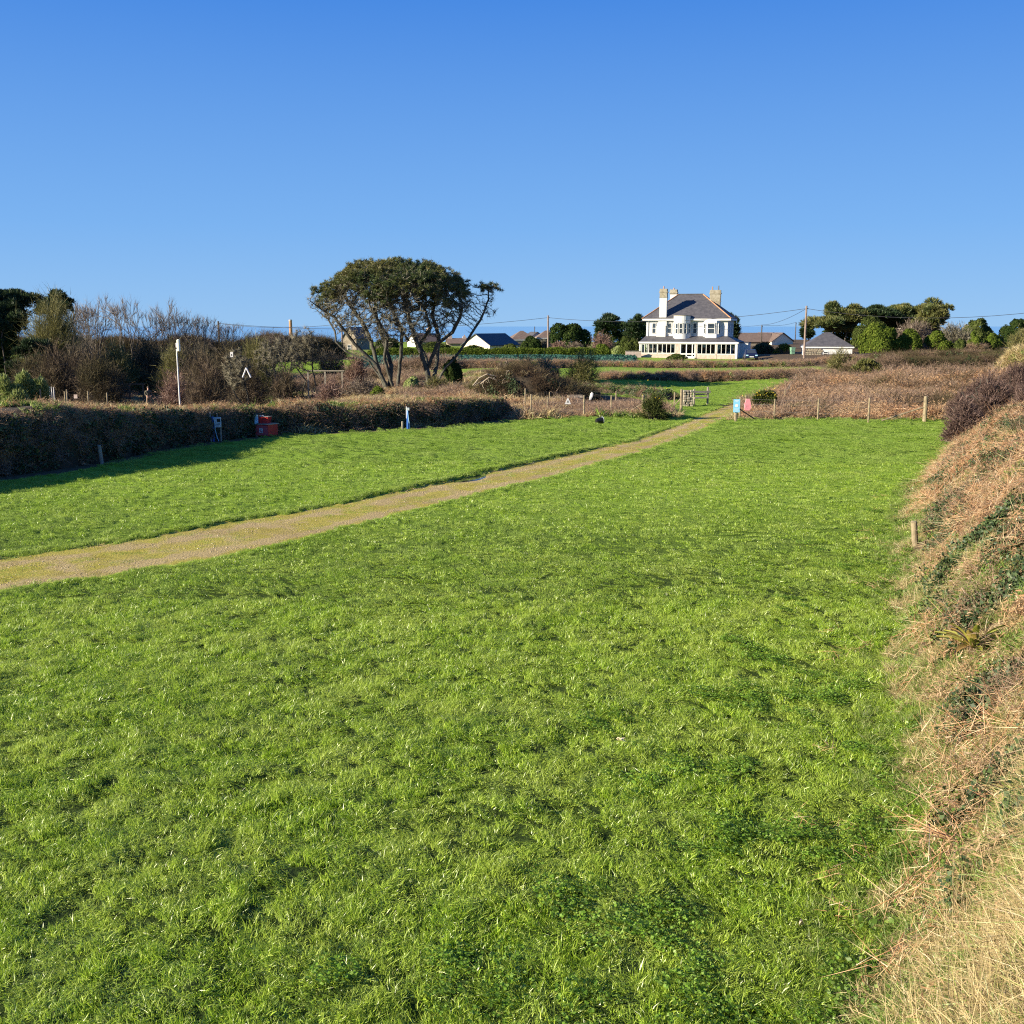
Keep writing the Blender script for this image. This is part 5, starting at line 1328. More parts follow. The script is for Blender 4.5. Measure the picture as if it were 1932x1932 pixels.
def white_house():
    hx, hy = at(1293.7, 146); a = math.radians(17.2)
    root = empty('white_house', (hx, hy, gz(hx, hy) - .05), -a, 'large two storey white house with hipped slate roof, glazed veranda and stone topped chimneys', 'house')
    K = .00998
    X_ = lambda c: (c - 845) * K
    Z_ = lambda c: (1160 - c) * K
    # main walls
    MB().box(-6.4, 5.15, 2.6, 11.5, 0, 5.3).build('wall', 'render', root)
    # hipped roof
    def hip(x0, x1, y0, y1, z0, rx0, rx1, ry, z1, nm, mat, par, th=.12):
        mb = MB(); mb.add([(x0, y0, z0), (x1, y0, z0), (x1, y1, z0), (x0, y1, z0), (rx0, ry, z1), (rx1, ry, z1)], [(0, 1, 5, 4), (1, 2, 5), (2, 3, 4, 5), (3, 0, 4), (3, 2, 1, 0)])
        return mb.build(nm, mat, par)
    rf = hip(-6.95, 5.65, 2.1, 12.0, 5.56, -2.55, 1.05, 7.05, 9.05, 'roof', 'slate', root)
    for p0, p1 in (((-6.95, 2.1, 5.58), (-2.55, 7.05, 9.07)), ((5.65, 2.1, 5.58), (1.05, 7.05, 9.07)), ((5.65, 12, 5.58), (1.05, 7.05, 9.07)), ((-6.95, 12, 5.58), (-2.55, 7.05, 9.07)), ((-2.55, 7.05, 9.09), (1.05, 7.05, 9.09))):
        MB().cyl(p0, p1, .09, k=6).build('ridge_tiles', 'terracotta' if p0[2] < 9 else 'slate', rf)
    MB().box(-6.9, 5.6, 2.12, 11.98, 5.30, 5.555).build('fascia', 'white', root)
    # chimneys
    def chimney(x, y, w_, d, zb, zt, zs, pots, col='render'):
        c = MB(); c.box(x - w_ / 2, x + w_ / 2, y - d / 2, y + d / 2, zb, zs)
        o = c.build('chimney', col, root)
        t = MB(); e = .003
        t.box(x - w_ / 2 - .015, x + w_ / 2 + .015, y - d / 2 - .015, y + d / 2 + .015, zs, zt - .55)
        t.box(x - w_ / 2 - .06, x + w_ / 2 + .06, y - d / 2 - .06, y + d / 2 + .06, zs - .04, zs + e * 14)
        t.box(x - w_ / 2 - .09, x + w_ / 2 + .09, y - d / 2 - .09, y + d / 2 + .09, zt - .55, zt - .38)
        t.box(x - w_ / 2 - .02, x + w_ / 2 + .02, y - d / 2 - .02, y + d / 2 + .02, zt - .38, zt)
        t.build('chimney_head', 'stone', o)
        for px_, h, m in pots: MB().cyl((x + px_, y, zt - .02), (x + px_, y, zt + h), .085, .075, 10).build('chimney_pot', m, o)
    chimney(X_(442), 2.75, 1.02, .8, 5.3, 9.75, 8.55, [(0, .36, 'terracotta')])
    chimney(-3.5, 9.0, 1.0, .9, 6.4, 9.85, 9.2, [(0, .25, 'terracotta')])
    chimney(2.9, 6.2, 1.48, .9, 6.2, 9.62, 8.0, [(-.45, .5, 'terracotta'), (.42, .62, 'wire')], 'stone_brn')
    # chimney breast on the wall
    MB().box(X_(355), X_(488), 2.25, 2.598, 2.9, 4.55).build('chimney_breast', 'render', root)
    MB().box(X_(380), X_(500), 2.30, 2.597, 4.55, 5.298).build('chimney_breast', 'render', root)
    # upper windows
    for c0, c1 in ((288, 348), (513, 570), (873, 932)):
        window(root, X_(c0), X_(c1), Z_(812), Z_(662), 2.56)
    # round bay
    cx, cy, r_ = X_(722), 2.35, 1.2
    def arc(r0, z0, z1, mat, nm, n=20, cap=True):
        return MB().cyl((cx, cy, z0), (cx, cy, z1), r0, k=n, caps=cap).build(nm, mat, bay, smooth=False)
    bay = MB().cyl((cx, cy, 2.72), (cx, cy, 3.42), r_ + .04, k=28).build('round_bay', 'render', root)
    arc(r_, 4.92, 5.96, 'render', 'bay_parapet', 28)
    arc(r_ - .12, 3.42, 4.92, 'render', 'bay_core', 28)
    arc(r_ + .05, 5.96, 6.02, 'stone', 'bay_coping', 28)
    for k, an in enumerate((-158, -122, -90, -58, -22)):
        t = math.radians(an); wx = cx + math.cos(t) * (r_ - .07); wy = cy + math.sin(t) * (r_ - .07)
        o = window(bay, -.24, .24, 3.46, 4.88, 0, fw=.05); o.location = (wx, wy, 0); o.rotation_euler = (0, 0, t + PI / 2)
    # canted bay
    b0, b1, bf0, bf1 = X_(1015), X_(1285), X_(1078), X_(1215)
    cb = MB().plan([(b0, 2.598), (bf0, 1.8), (bf1, 1.8), (b1, 2.598)], 2.75, 3.4).build('canted_bay', 'render', root)
    MB().plan([(b0 + .06, 2.597), (bf0 + .04, 1.88), (bf1 - .04, 1.88), (b1 - .06, 2.597)], 3.4, 4.95).build('bay_core', 'render', cb)
    MB().plan([(b0, 2.598), (bf0, 1.8), (bf1, 1.8), (b1, 2.598)], 4.95, 5.295).build('bay_head', 'render', cb)
    window(cb, X_(1088), X_(1192), 3.42, 4.93, 1.83)
    ang = math.atan2(.8, bf0 - b0)
    o = window(cb, -.22, .22, 3.42, 4.93, 0); o.location = ((b0 + bf0) / 2 + .0, 2.16, 0); o.rotation_euler = (0, 0, -ang)
    o = window(cb, -.22, .22, 3.42, 4.93, 0); o.location = ((b1 + bf1) / 2, 2.16, 0); o.rotation_euler = (0, 0, ang)
    # side windows
    for yy in (4.6, 8.4):
        o = window(root, -.45, .45, 3.45, 4.95, 0); o.location = (5.19, yy, 0); o.rotation_euler = (0, 0, PI / 2)
    # veranda
    xa, xb = X_(157), X_(1528)
    vr = MB(); vr.add([(xa - .08, -.12, 2.3), (xb + .12, -.12, 2.3), (X_(1362), 2.6, 3.12), (X_(200), 2.6, 3.12), (xb + .12, 9.5, 2.3), (5.15, 9.5, 3.0),
                       (xa - .08, -.12, 2.24), (xb + .12, -.12, 2.24), (xb + .12, 9.5, 2.24), (xa - .08, 2.6, 2.24), (xa - .08, 2.6, 2.5)],
                      [(0, 1, 2, 3), (1, 4, 5, 2), (6, 7, 1, 0), (7, 8, 4, 1), (0, 3, 10), (0, 10, 9, 6), (6, 9, 8, 7)])
    vroof = vr.build('veranda_roof', 'slate', root)
    MB().box(xa - .12, xb + .15, -.17, -.125, 2.1, 2.33).build('gutter_board', 'white', vroof)
    MB().box(xa, X_(738), -.02, .2, 0, .70).build('plinth', 'brick', root)
    MB().box(X_(948), xb, -.02, .2, 0, .62).build('plinth', 'brick', root)
    MB().box(xa, xb, .2, 2.59, 0, .25).build('veranda_floor', 'stone_brn', root)
    def run(edges, zs, door=False):
        f = MB(); x0, x1 = edges[0], edges[-1]
        f.box(x0, x1, -.03, .09, zs, zs + .1); f.box(x0, x1, -.03, .09, 2.0, 2.098)
        for e in edges: f.box(e - .035, e + .035, -.045, .1, zs + .1, 2.0)
        o = f.build('glazing_frame', 'white', root)
        for e0, e1 in zip(edges[:-1], edges[1:]):
            MB().box(e0 + .035, e1 - .035, .02, .035, zs + .1, 2.0).build('pane', 'cglass', o)
    E = lambda *c: [X_(v) for v in c]
    run(E(170, 231, 290, 350, 411), .70); run(E(421, 485, 545, 605, 664), .70)
    run(E(975, 1040, 1101, 1163, 1226), .62); run(E(1252, 1310, 1373, 1437, 1500), .62)
    for c0, c1, m in ((155, 166, 'white'), (668, 736, 'brick'), (950, 970, 'brick'), (1230, 1248, 'brick'), (1504, 1530, 'white')):
        MB().box(X_(c0), X_(c1), -.06, .16, 0.0, 2.1).build('pillar', m, root)
    # glazed doors
    dr = MB(); de = E(742, 825, 908, 945)
    for e in de: dr.box(e - .07, e + .07, -.04, .1, .2, 2.0)
    dr.box(de[0], de[-1], -.03, .09, 2.0, 2.098); dr.box(de[0], de[-1], -.03, .09, .2, .36); dr.box(de[0], de[-1], -.03, .09, .58, .74)
    d_ = dr.build('french_door', 'white', root)
    for e0, e1 in zip(de[:-1], de[1:]):
        MB().box(e0 + .07, e1 - .07, .02, .035, .74, 2.0).build('pane', 'cglass', d_); MB().box(e0 + .07, e1 - .07, .02, .035, .36, .58).build('pane', 'cglass', d_)
    MB().box(X_(735), X_(948), -.5, -.07, 0, .2).build('doorstep', 'white', root)
    # inside of the veranda: dark panels painting the shade of back wall openings, a few pieces of furniture
    for c0, c1 in ((230, 420), (480, 640), (740, 940), (985, 1230), (1260, 1490)):
        MB().box(X_(c0), min(X_(c1), 5.1), 2.52, 2.596, .3, 2.15).build('shade_panel', 'dark', root)
    for c0, c1, z0 in ((175, 222, .7), (300, 345, 1.45), (380, 408, 1.2), (600, 655, 1.5), (1045, 1095, 1.6), (1255, 1300, 1.3), (1440, 1495, 1.55)):
        MB().box(X_(c0), X_(c1), .42, .45, z0, 2.0).build('blind', 'white', root)
    for c, m, z1 in ((300, 'wood', 1.1), (375, 'white', 1.25), (520, 'wood_dk', 1.05), (560, 'redpale', 1.0), (1070, 'wood', 1.1), (1130, 'wood_dk', 1.15), (1195, 'wood', 1.05), (1395, 'white', 1.0), (1470, 'wood', 1.2)):
        q = MB(); q.box(X_(c) - .22, X_(c) + .22, .9, 1.3, .55, .68); q.box(X_(c) - .22, X_(c) + .22, 1.24, 1.3, .68, z1)
        for sx_ in (-.2, .16):
            for sy_ in (.9, 1.24): q.box(X_(c) + sx_, X_(c) + sx_ + .04, sy_, sy_ + .04, .25, .55)
        q.build('veranda_chair', m, root)
    for e0 in (xa,):
        f = MB(); f.box(e0 - .03, e0 + .03, .2, 2.5, .6, .7); f.box(e0 - .03, e0 + .03, 1.2, 1.26, .7, 2.1); f.build('glazing_frame', 'white', root)
    MB().box(xa, xa + .12, .2, 2.55, .0, .6).build('plinth', 'brick', root)
    # side wing in the shade
    MB().box(xb - .12, xb, .1, 9.2, 0, 2.235).build('side_wall', 'render', root)
    MB().box(xb + .01, xb + 1.1, 4.5, 9.2, 0, 2.15).build('lean_to', 'render', root)
    MB().box(xb - .02, xb + 1.2, 4.4, 9.3, 2.15, 2.235).build('lean_to_roof', 'slate', root)
    MB().cyl((X_(232), 2.52, 3.0), (X_(232), 2.52, 5.3), .045, k=6).build('drainpipe', 'white', root)
    MB().cyl((X_(600), 2.5, 3.1), (X_(600), 2.5, 5.3), .045, k=6).build('drainpipe', 'white', root)
    return root
white_house()

def simple_house(name, px, D, W, Dp, h, rh, rz, wall, roof, label, wins=(), chim=(), gable=True, hipped=False, barge='white', zoff=0, base=None, cat='house', ytop=None):
    x, y = at(px, D)
    if ytop is not None: base = ZT(ytop, D) - h - rh + .2
    root = empty(name, (x, y, (gz(x, y) if base is None else base) - .2 + zoff), math.radians(rz), label, cat)
    w_ = MB(); w_.box(-W / 2, W / 2, -Dp / 2, Dp / 2, 0, h)
    if not hipped: w_.add([(-W / 2, -Dp / 2, h), (-W / 2, Dp / 2, h), (-W / 2, 0, h + rh), (-W / 2 + .3, -Dp / 2, h), (-W / 2 + .3, Dp / 2, h), (-W / 2 + .3, 0, h + rh)], [(0, 1, 2), (3, 5, 4), (0, 2, 5, 3), (2, 1, 4, 5), (0, 3, 4, 1)]); \
        w_.add([(W / 2, -Dp / 2, h), (W / 2, Dp / 2, h), (W / 2, 0, h + rh), (W / 2 - .3, -Dp / 2, h), (W / 2 - .3, Dp / 2, h), (W / 2 - .3, 0, h + rh)], [(0, 2, 1), (3, 4, 5), (0, 3, 5, 2), (2, 5, 4, 1), (0, 1, 4, 3)])
    w_.build('wall', wall, root)
    r_ = MB(); o = .25; t = .12
    if hipped:
        i = min(Dp / 2, W / 2 - .3)
        r_.add([(-W / 2 - o, -Dp / 2 - o, h + .02), (W / 2 + o, -Dp / 2 - o, h + .02), (W / 2 + o, Dp / 2 + o, h + .02), (-W / 2 - o, Dp / 2 + o, h + .02), (-W / 2 + i, 0, h + rh), (W / 2 - i, 0, h + rh)], [(0, 1, 5, 4), (1, 2, 5), (2, 3, 4, 5), (3, 0, 4), (3, 2, 1, 0)])
        MB().box(-W / 2 - o + .03, W / 2 + o - .03, -Dp / 2 - o + .03, Dp / 2 + o - .03, h - .18, h + .015).build('fascia', barge, root)
    else:
        sl_ = rh / (Dp / 2); e = o * sl_
        r_.prism([(0, 0)], 0, 0) if False else None
        P = [(-Dp / 2 - o, h - e + .02), (0, h + rh + .02), (Dp / 2 + o, h - e + .02), (Dp / 2 + o, h - e + .02 + t), (0, h + rh + .02 + t), (-Dp / 2 - o, h - e + .02 + t)]
        r_.add([(-W / 2 - o, y_, z_) for y_, z_ in P] + [(W / 2 + o, y_, z_) for y_, z_ in P], [(0, 1, 4, 5), (1, 2, 3, 4), (6, 11, 10, 7), (7, 10, 9, 8)] + [(i, i + 6, (i + 1) % 6 + 6, (i + 1) % 6) for i in range(6)])
    rf = r_.build('roof', roof, root)
    for cx_, cy_, ch_ in chim:
        c = MB().box(cx_ - .4, cx_ + .4, cy_ - .3, cy_ + .3, h + rh * .4, h + rh + ch_).build('chimney', 'brick', rf)
        MB().cyl((cx_, cy_, h + rh + ch_), (cx_, cy_, h + rh + ch_ + .35), .12, .1, 8).build('chimney_pot', 'terracotta', c)
    for face, u0, u1, z0, z1, fr in wins:      # face: f front (-Y), l left gable (-X), r right (+X)
        if face == 'f': window(root, u0, u1, z0, z1, -Dp / 2 - .03, frame=fr)
        else:
            o_ = window(root, -(u1 - u0) / 2, (u1 - u0) / 2, z0, z1, 0, frame=fr)
            o_.location = ((-W / 2 - .03) if face == 'l' else (W / 2 + .03), (u0 + u1) / 2, 0); o_.rotation_euler = (0, 0, -PI / 2 if face == 'l' else PI / 2)
    return root
def hip_rz(deg): return deg
simple_house('cream_barn', 926, 176, 9.4, 5.4, 1.9, 1.75, 60, 'cream', 'slate_blue', 'low cream rendered building with a dark blue slate roof right of the big pine', [('f', -2.9, -2.3, .5, 1.5, 'wood_dk'), ('f', -1.2, -.6, .5, 1.5, 'wood_dk'), ('f', .6, 1.2, .5, 1.5, 'wood_dk'), ('f', 2.3, 2.9, .5, 1.5, 'wood_dk')], cat='barn', ytop=630.5)
simple_house('stone_house', 984, 232, 5.6, 5, 3.0, 1.9, 12, 'stone_brn', 'slate_brn', 'brown stone building on the skyline above the right end of the cream barn', [('f', -1.6, -.9, 1.2, 2.2, 'wood_dk')], hipped=True, ytop=624)
simple_house('white_cottage', 1007, 240, 4.2, 4.2, 3.2, 1.4, -70, 'render', 'slate', 'small white gabled cottage on the skyline between the brown buildings', [('f', -.4, .4, 1.6, 2.6, 'white')], ytop=627)
simple_house('stone_house', 1030, 236, 4.6, 4, 3.2, 1.6, 8, 'stone_brn', 'slate_brn', 'second brown building on the skyline, half behind the telegraph pole', [('f', -.4, .3, 1.4, 2.2, 'wood_dk')], hipped=True, ytop=623.5)
simple_house('far_cottage', 802, 225, 5.4, 5, 3.0, 1.7, 35, 'render', 'slate_brn', 'cottage with a brick chimney seen through the upper branches of the big pine', [('f', -.9, -.3, 1.2, 2.2, 'white')], [(1.2, 0, 1.2)], ytop=630)
simple_house('far_cottage', 866, 235, 5.0, 4, 2.6, 1.0, 10, 'stone_brn', 'slate_brn', 'long low roof with small chimneys left of the cream barn', [], [(-1.8, 0, .7), (1.4, 0, .5)], ytop=639)
simple_house('tall_gable_house', 676, 205, 5.5, 3.0, 4.2, 1.9, 70, 'stone_brn', 'slate', 'tall narrow stone gable with a white lower wall behind the left trunks of the pine', [('l', -.4, .4, 1.6, 2.8, 'white')], ytop=618)
simple_house('far_house', 1412, 212, 7.0, 6, 3.1, 1.6, 3, 'stone_brn', 'slate_brn', 'brown roofed house behind the dark hedge right of the white house', [('f', -.8, -.2, 1.4, 2.3, 'wood_dk')], ytop=629)
simple_house('far_house', 1447, 213, 6.6, 6, 3.1, 1.6, -58, 'cream', 'slate_brn', 'sand coloured gabled house behind the clipped hedge right of the white house', [('f', -.4, .4, 1.5, 2.3, 'wood_dk'), ('r', -.5, .5, 1.5, 2.4, 'wood_dk')], ytop=628.5)
# bungalow with hipped roof and a stone outbuilding wall
bg_ = simple_house('bungalow', 1552, 150, 6.4, 5.6, 1.95, 2.0, -10, 'render', 'slate', 'small white bungalow with a pointed hipped roof on the right', [('f', -.75, -.05, .75, 1.3, 'white')], hipped=True, ytop=627)
for k, (a0, a1) in enumerate(((-3.45, -2.9),)):
    pass
def stone_wall_part(par, x0, x1, z1, y, seed):
    rr = np.random.default_rng(seed); core = MB().box(x0, x1, y, y + .3, 0, z1 - .08).build('wall', 'stone_brn', par)
    n = 0; z = 0
    proto = []
    for v in range(4):
        mb = MB(); mb.box(-.5, .5, -.5, .5, -.5, .5); o = mb.build('stone', ('stone', 'stone_brn')[v % 2], core, bevel=.16); proto.append(o)
    first = [True] * 4
    while z < z1 - .1:
        h = rr.uniform(.16, .28); x = x0
        while x < x1 - .1:
            w_ = rr.uniform(.22, .5); v = int(rr.integers(4))
            o = proto[v] if first[v] else proto[v].copy()
            if not first[v]: COL.objects.link(o); o.parent = core
            first[v] = False
            o.location = (x + w_ / 2, y - .02 + rr.uniform(-.02, .02), z + h / 2); o.scale = (w_ * .94, .2, h * .92); o.rotation_euler = (0, rr.normal(0, .05), 0)
            x += w_
        z += h
    return core
stone_wall_part(bg_, -3.35, -.95, 1.7, -2.83, 4)
MB().box(-3.62, -3.38, -2.9, -2.5, 0, 2.1).build('pillar', 'render', bg_)

# car beside the house
def car(px, D):
    x, y = at(px, D); root = empty('parked_car', (x, y, gz(x, y)), math.radians(-8), 'dark blue car parked between the white house and the dark hedge', 'car')
    b = MB(); b.plan([(-.82, -1.95), (.82, -1.95), (.86, 0), (.82, 1.95), (-.82, 1.95), (-.86, 0)], .28, .85); b.build('body', 'carblue', root, bevel=.08)
    c = MB(); c.add([(-.76, -1.2, .85), (.76, -1.2, .85), (.76, 1.3, .85), (-.76, 1.3, .85), (-.6, -.6, 1.42), (.6, -.6, 1.42), (.6, .9, 1.42), (-.6, .9, 1.42)], [(0, 1, 5, 4), (1, 2, 6, 5), (2, 3, 7, 6), (3, 0, 4, 7), (4, 5, 6, 7)]); c.build('cabin', 'carblue', root)
    MB().add([(-.62, -1.13, .93), (.62, -1.13, .93), (.53, -.66, 1.36), (-.53, -.66, 1.36)], [(0, 1, 2, 3)]).build('windscreen', 'glass', root).location = (0, -.03, .01)
    for sx_ in (-1, 1):
        MB().box(sx_ * .6 - .15, sx_ * .6 + .15, -1.99, -1.94, .6, .74).build('headlight', 'paleblue', root)
        for sy_ in (-1.2, 1.2):
            wq = MB().cyl((sx_ * .7, sy_, .31), (sx_ * .88, sy_, .31), .31, k=14).build('wheel', 'black', root)
            MB().cyl((sx_ * .86, sy_, .31), (sx_ * .89, sy_, .31), .18, k=10).build('rim', 'wire', wq)
    MB().box(-.28, .28, -1.985, -1.955, .42, .53).build('number_plate', 'white', root)
car(1411, 140)
hedge('garden_hedge', [at(1416, 158), at(1452, 157)], [1.45, 1.5], 2.2, [('leaves', IVY_FAR, 9, .8, 1.3, 'all')], 'dark clipped hedge behind the parked car', seed=31)
hedge('garden_hedge', [at(1456, 154), at(1489, 153)], [1.25, 1.3], 1.6, [('leaves', GREENLEAF_FAR, 9, .7, 1.1, 'all')], 'sunlit clipped hedge between the car and the tall telegraph pole', seed=32)
hedge('garden_hedge', [at(1700, 143), at(1760, 142), at(1850, 143)], [.9, 1.0, .9], 1.5, [('dry', TUFT_FAR, 3, .8, 1.2, 'all'), ('bramble', BRAMBLE, 3, .7, 1.1, 'all')], 'low brown hedge at the foot of the bright green bushes', seed=33)
xq, yq = at(1489, 149)
wb = empty('wheelie_bin', (xq, yq, gz(xq, yq)), .1, 'pale green wheeled bin beside the tall telegraph pole', 'bin')
mb = MB(); mb.add([(-.24, -.26, .08), (.24, -.26, .08), (.24, .26, .08), (-.24, .26, .08), (-.29, -.34, .98), (.29, -.34, .98), (.29, .34, .98), (-.29, .34, .98)], [(3, 2, 1, 0), (4, 5, 6, 7), (0, 1, 5, 4), (1, 2, 6, 5), (2, 3, 7, 6), (3, 0, 4, 7)]); mb.build('body', 'green_plastic', wb)
MB().box(-.31, .31, -.37, .36, .99, 1.05).build('lid', 'green_plastic', wb)
for sx_ in (-.27, .27): MB().cyl((sx_ - .03, .27, .1), (sx_ + .03, .27, .1), .1, k=10).build('wheel', 'black', wb)
# garden wall left of the house
xq, yq = at(1199, 147); gw = empty('garden_wall', (xq, yq, gz(xq, yq)), 0, 'low rendered garden wall at the left end of the white house', 'wall')
MB().box(-1.6, .6, -.12, .12, 0, .85).build('wall', 'brick', gw); MB().box(-1.64, .64, -.16, .16, .85, .93).build('coping', 'stone', gw)
# ------------------------------------------------------------------ poles and cables
def pole(name, px, pytop, D, r_, mat, label, arms=0, cat='telegraph pole', iso=True, base=None):
    x, y = at(px, D); z = gz(x, y) if base is None else base; zt = ZT(pytop, D)
    root = empty(name, (x, y, z), 0, label, cat, 'telegraph poles')
    MB().cyl((0, 0, -.1), (0, 0, zt - z), r_, r_ * .8, 10).build('pole', mat, root, smooth=False)
    if arms:
        MB().box(-arms, arms, -.05 - r_, .05 - r_, zt - z - .45, zt - z - .33).build('cross_arm', 'wood_dk', root)
    if iso:
        MB().cyl((r_ * .8, 0, zt - z - .35), (r_ * .8 + .12, 0, zt - z - .35), .05, k=8).build('insulator', 'black', root)
    return Vector((x, y, zt))
PA = pole('telegraph_pole', 1033, 595, 163, .15, 'pole', 'tall pale telegraph pole left of centre beside the rounded evergreen')
PB = pole('telegraph_pole', 1511, 577, 136, .15, 'pole', 'tallest pinkish telegraph pole in front of the bungalow')
PC = pole('telegraph_pole', 1430, 613, 205, .13, 'wood_dk', 'thin dark telegraph pole in front of the sand coloured house')
PD = pole('telegraph_pole', 1493, 608, 235, .11, 'wood_dk', 'farthest thin telegraph pole left of the tallest one')
PE = pole('telegraph_pole', 421, 606, 170, .17, 'wood_dk', 'dark telegraph pole standing among the bare trees on the left')
PF = pole('telegraph_pole', 650, 611, 150, .12, 'pole', 'telegraph pole behind the left branches of the big pine')
PG = pole('telegraph_pole', 1368, 611, 260, .1, 'wood_dk', 'very distant pole beside the right end of the white house')
PH = pole('telegraph_pole', 1008, 616, 238, .09, 'wood_dk', 'thin pole rising from the roof of the brown building')
# brick chimney stack on the left
xq, yq = at(555, 175); zb = gz(xq, yq); zt = ZT(603, 175)
st = empty('chimney_stack', (xq, yq, zb), 0, 'round reddish brick stack rising above the hawthorns', 'chimney')
MB().cyl((0, 0, 0), (0, 0, zt - zb - .25), .34, .25, 14).build('shaft', 'terracotta', st); MB().cyl((0, 0, zt - zb - .25), (0, 0, zt - zb), .28, .28, 14).build('cap', 'brick', st)
def cable(a, b, sag, label, r_=.028):
    a = Vector(a); b = Vector(b); n = 14; pts = [a.lerp(b, k / n) - Vector((0, 0, sag * 4 * (k / n) * (1 - k / n))) for k in range(n + 1)]
    mb = MB()
    for p, q in zip(pts[:-1], pts[1:]): mb.cyl(p, q, r_, k=5, caps=False)
    o = mb.build('overhead_cable', 'cable'); return tag(o, label, 'cable', 'overhead cables')
dz = Vector((0, 0, -.35))
cable(PA + dz, PE + dz, 1.3, 'cable sagging from the pale telegraph pole across the big pine to the left')
cable(PA + dz, PB + dz, 1.1, 'cable between the two tallest telegraph poles, passing behind the white house')
cable(PB + dz, PC, .5, 'cable from the tallest pole down to the thin dark pole beside it')
cable(PC, PG, .4, 'cable running left from the thin dark pole behind the white house')
cable(PC, PD, .4, 'cable between the thin dark pole and the farthest thin pole')
ea = at(2080, 120)
cable(PB + dz, (ea[0], ea[1], ZT(566, 120)), 1.6, 'cable rising to the right from the tallest pole over the pines')
cable(PF, PE + dz, .6, 'lower cable on the left between the dark pole and the big pine')

# ------------------------------------------------------------------ fence
def post_at(px, ytop, ybase, parent=None, r_=.043, mat='wood', name='post', D=None, lean=(0, 0), org=None, z=None):
    if D is None: gx_, gy_ = G(px, ybase); 
    else: gx_, gy_ = at(px, D)
    zb = gz(gx_, gy_); zt = ZT(ytop, gy_); h = max(zt - zb, .3)
    o3 = Vector((gx_, gy_, zb)) - (Vector(org) if org is not None else Vector((gx_, gy_, zb)))
    mb = MB(); mb.cyl(o3 + Vector((0, 0, -.15)), o3 + Vector((lean[0], lean[1], h - .015)), r_, r_ * .95, 9); mb.cyl(o3 + Vector((lean[0], lean[1], h - .015)), o3 + Vector((lean[0], lean[1], h + .01)), r_ * .95, r_ * .7, 9)
    o = mb.build(name, mat, parent)
    return Vector((gx_, gy_, zb)), h, o
def wire_fence(name, posts, hts, label, D=None, org=None, r_=.043, zs=(.35, .7, .98), group='wire fences', mesh=True):
    p0 = posts[0]; g0 = G(p0[0], p0[2]) if len(p0) < 4 else at(p0[0], p0[3]); root = empty(name, (g0[0], g0[1], gz(*g0)), 0, label, 'fence')
    P = []
    for p in posts: P.append(post_at(p[0], p[1], p[2], root, p[4] if len(p) > 4 else r_, D=(p[3] if len(p) > 3 and p[3] else None), org=root.location)[:2])
    for a, b in zip(P[:-1], P[1:]):
        hh = min(a[1], b[1])
        for z in zs:
            if z > hh: z = hh - .03
            A = a[0] - root.location + Vector((0, -.06, z)); B = b[0] - root.location + Vector((0, -.06, z))
            MB().cyl(A, B, .004, k=4, caps=False).build('wire', 'wire', root)
        if mesh:
            L_ = (b[0] - a[0]).length; n = int(L_ / .3); m = MB()
            for k in range(1, n):
                q = a[0].lerp(b[0], k / n) - root.location + Vector((0, -.06, 0)); m.cyl(q + Vector((0, 0, .05)), q + Vector((0, 0, .7)), .0018, k=3, caps=False)
            m.build('netting', 'wire', root)['kind'] = 'stuff'
    return root, P
f1, P1 = wire_fence('wire_fence', [(1002, 744, 786), (1033, 749, 786), (1101.6, 746, 787), (1153, 746, 783), (1212.7, 745.5, 782, None, .075)], None, 'post and wire fence along the field edge left of the gateway')
f2, P2 = wire_fence('wire_fence', [(991, 733, 0, 58), (1036.7, 740, 0, 62), (1093, 737, 0, 64), (1161.7, 738, 0, 63)], None, 'second post and wire fence behind the bracken left of the gateway')
f3, P3_ = wire_fence('wire_fence', [(1395.5, 749, 788), (1460.5, 753.5, 791), (1542.6, 752, 794), (1638, 751, 797), (1744, 748, 795, None, .1)], None, 'post and wire fence along the bracken plot right of the gateway')
f4, P4 = wire_fence('wire_fence', [(1272, 740.5, 776), (1285, 735, 773, None, .08)], None, 'short post and wire fence between the gorse bush and the gateway')
f5, P5 = wire_fence('wire_fence', [(1406, 746, 0, 58), (1479, 735, 0, 63), (1498, 706.6, 0, 80)], None, 'fence of short posts running back from the gateway along the bracken plot')
def brace(P, h, dx, dy, frac, root, r_=.035):
    a = P - root.location; MB().cyl(a + Vector((0, 0, h * frac)), a + Vector((dx, dy, .05)), r_, k=7).build('brace', 'wood', root)
brace(P1[-1][0], P1[-1][1], -.85, .1, .55, f1); brace(P3_[-1][0], P3_[-1][1], -2.0, .1, .6, f3); brace(P4[-1][0], P4[-1][1], -.5, .3, .6, f4)
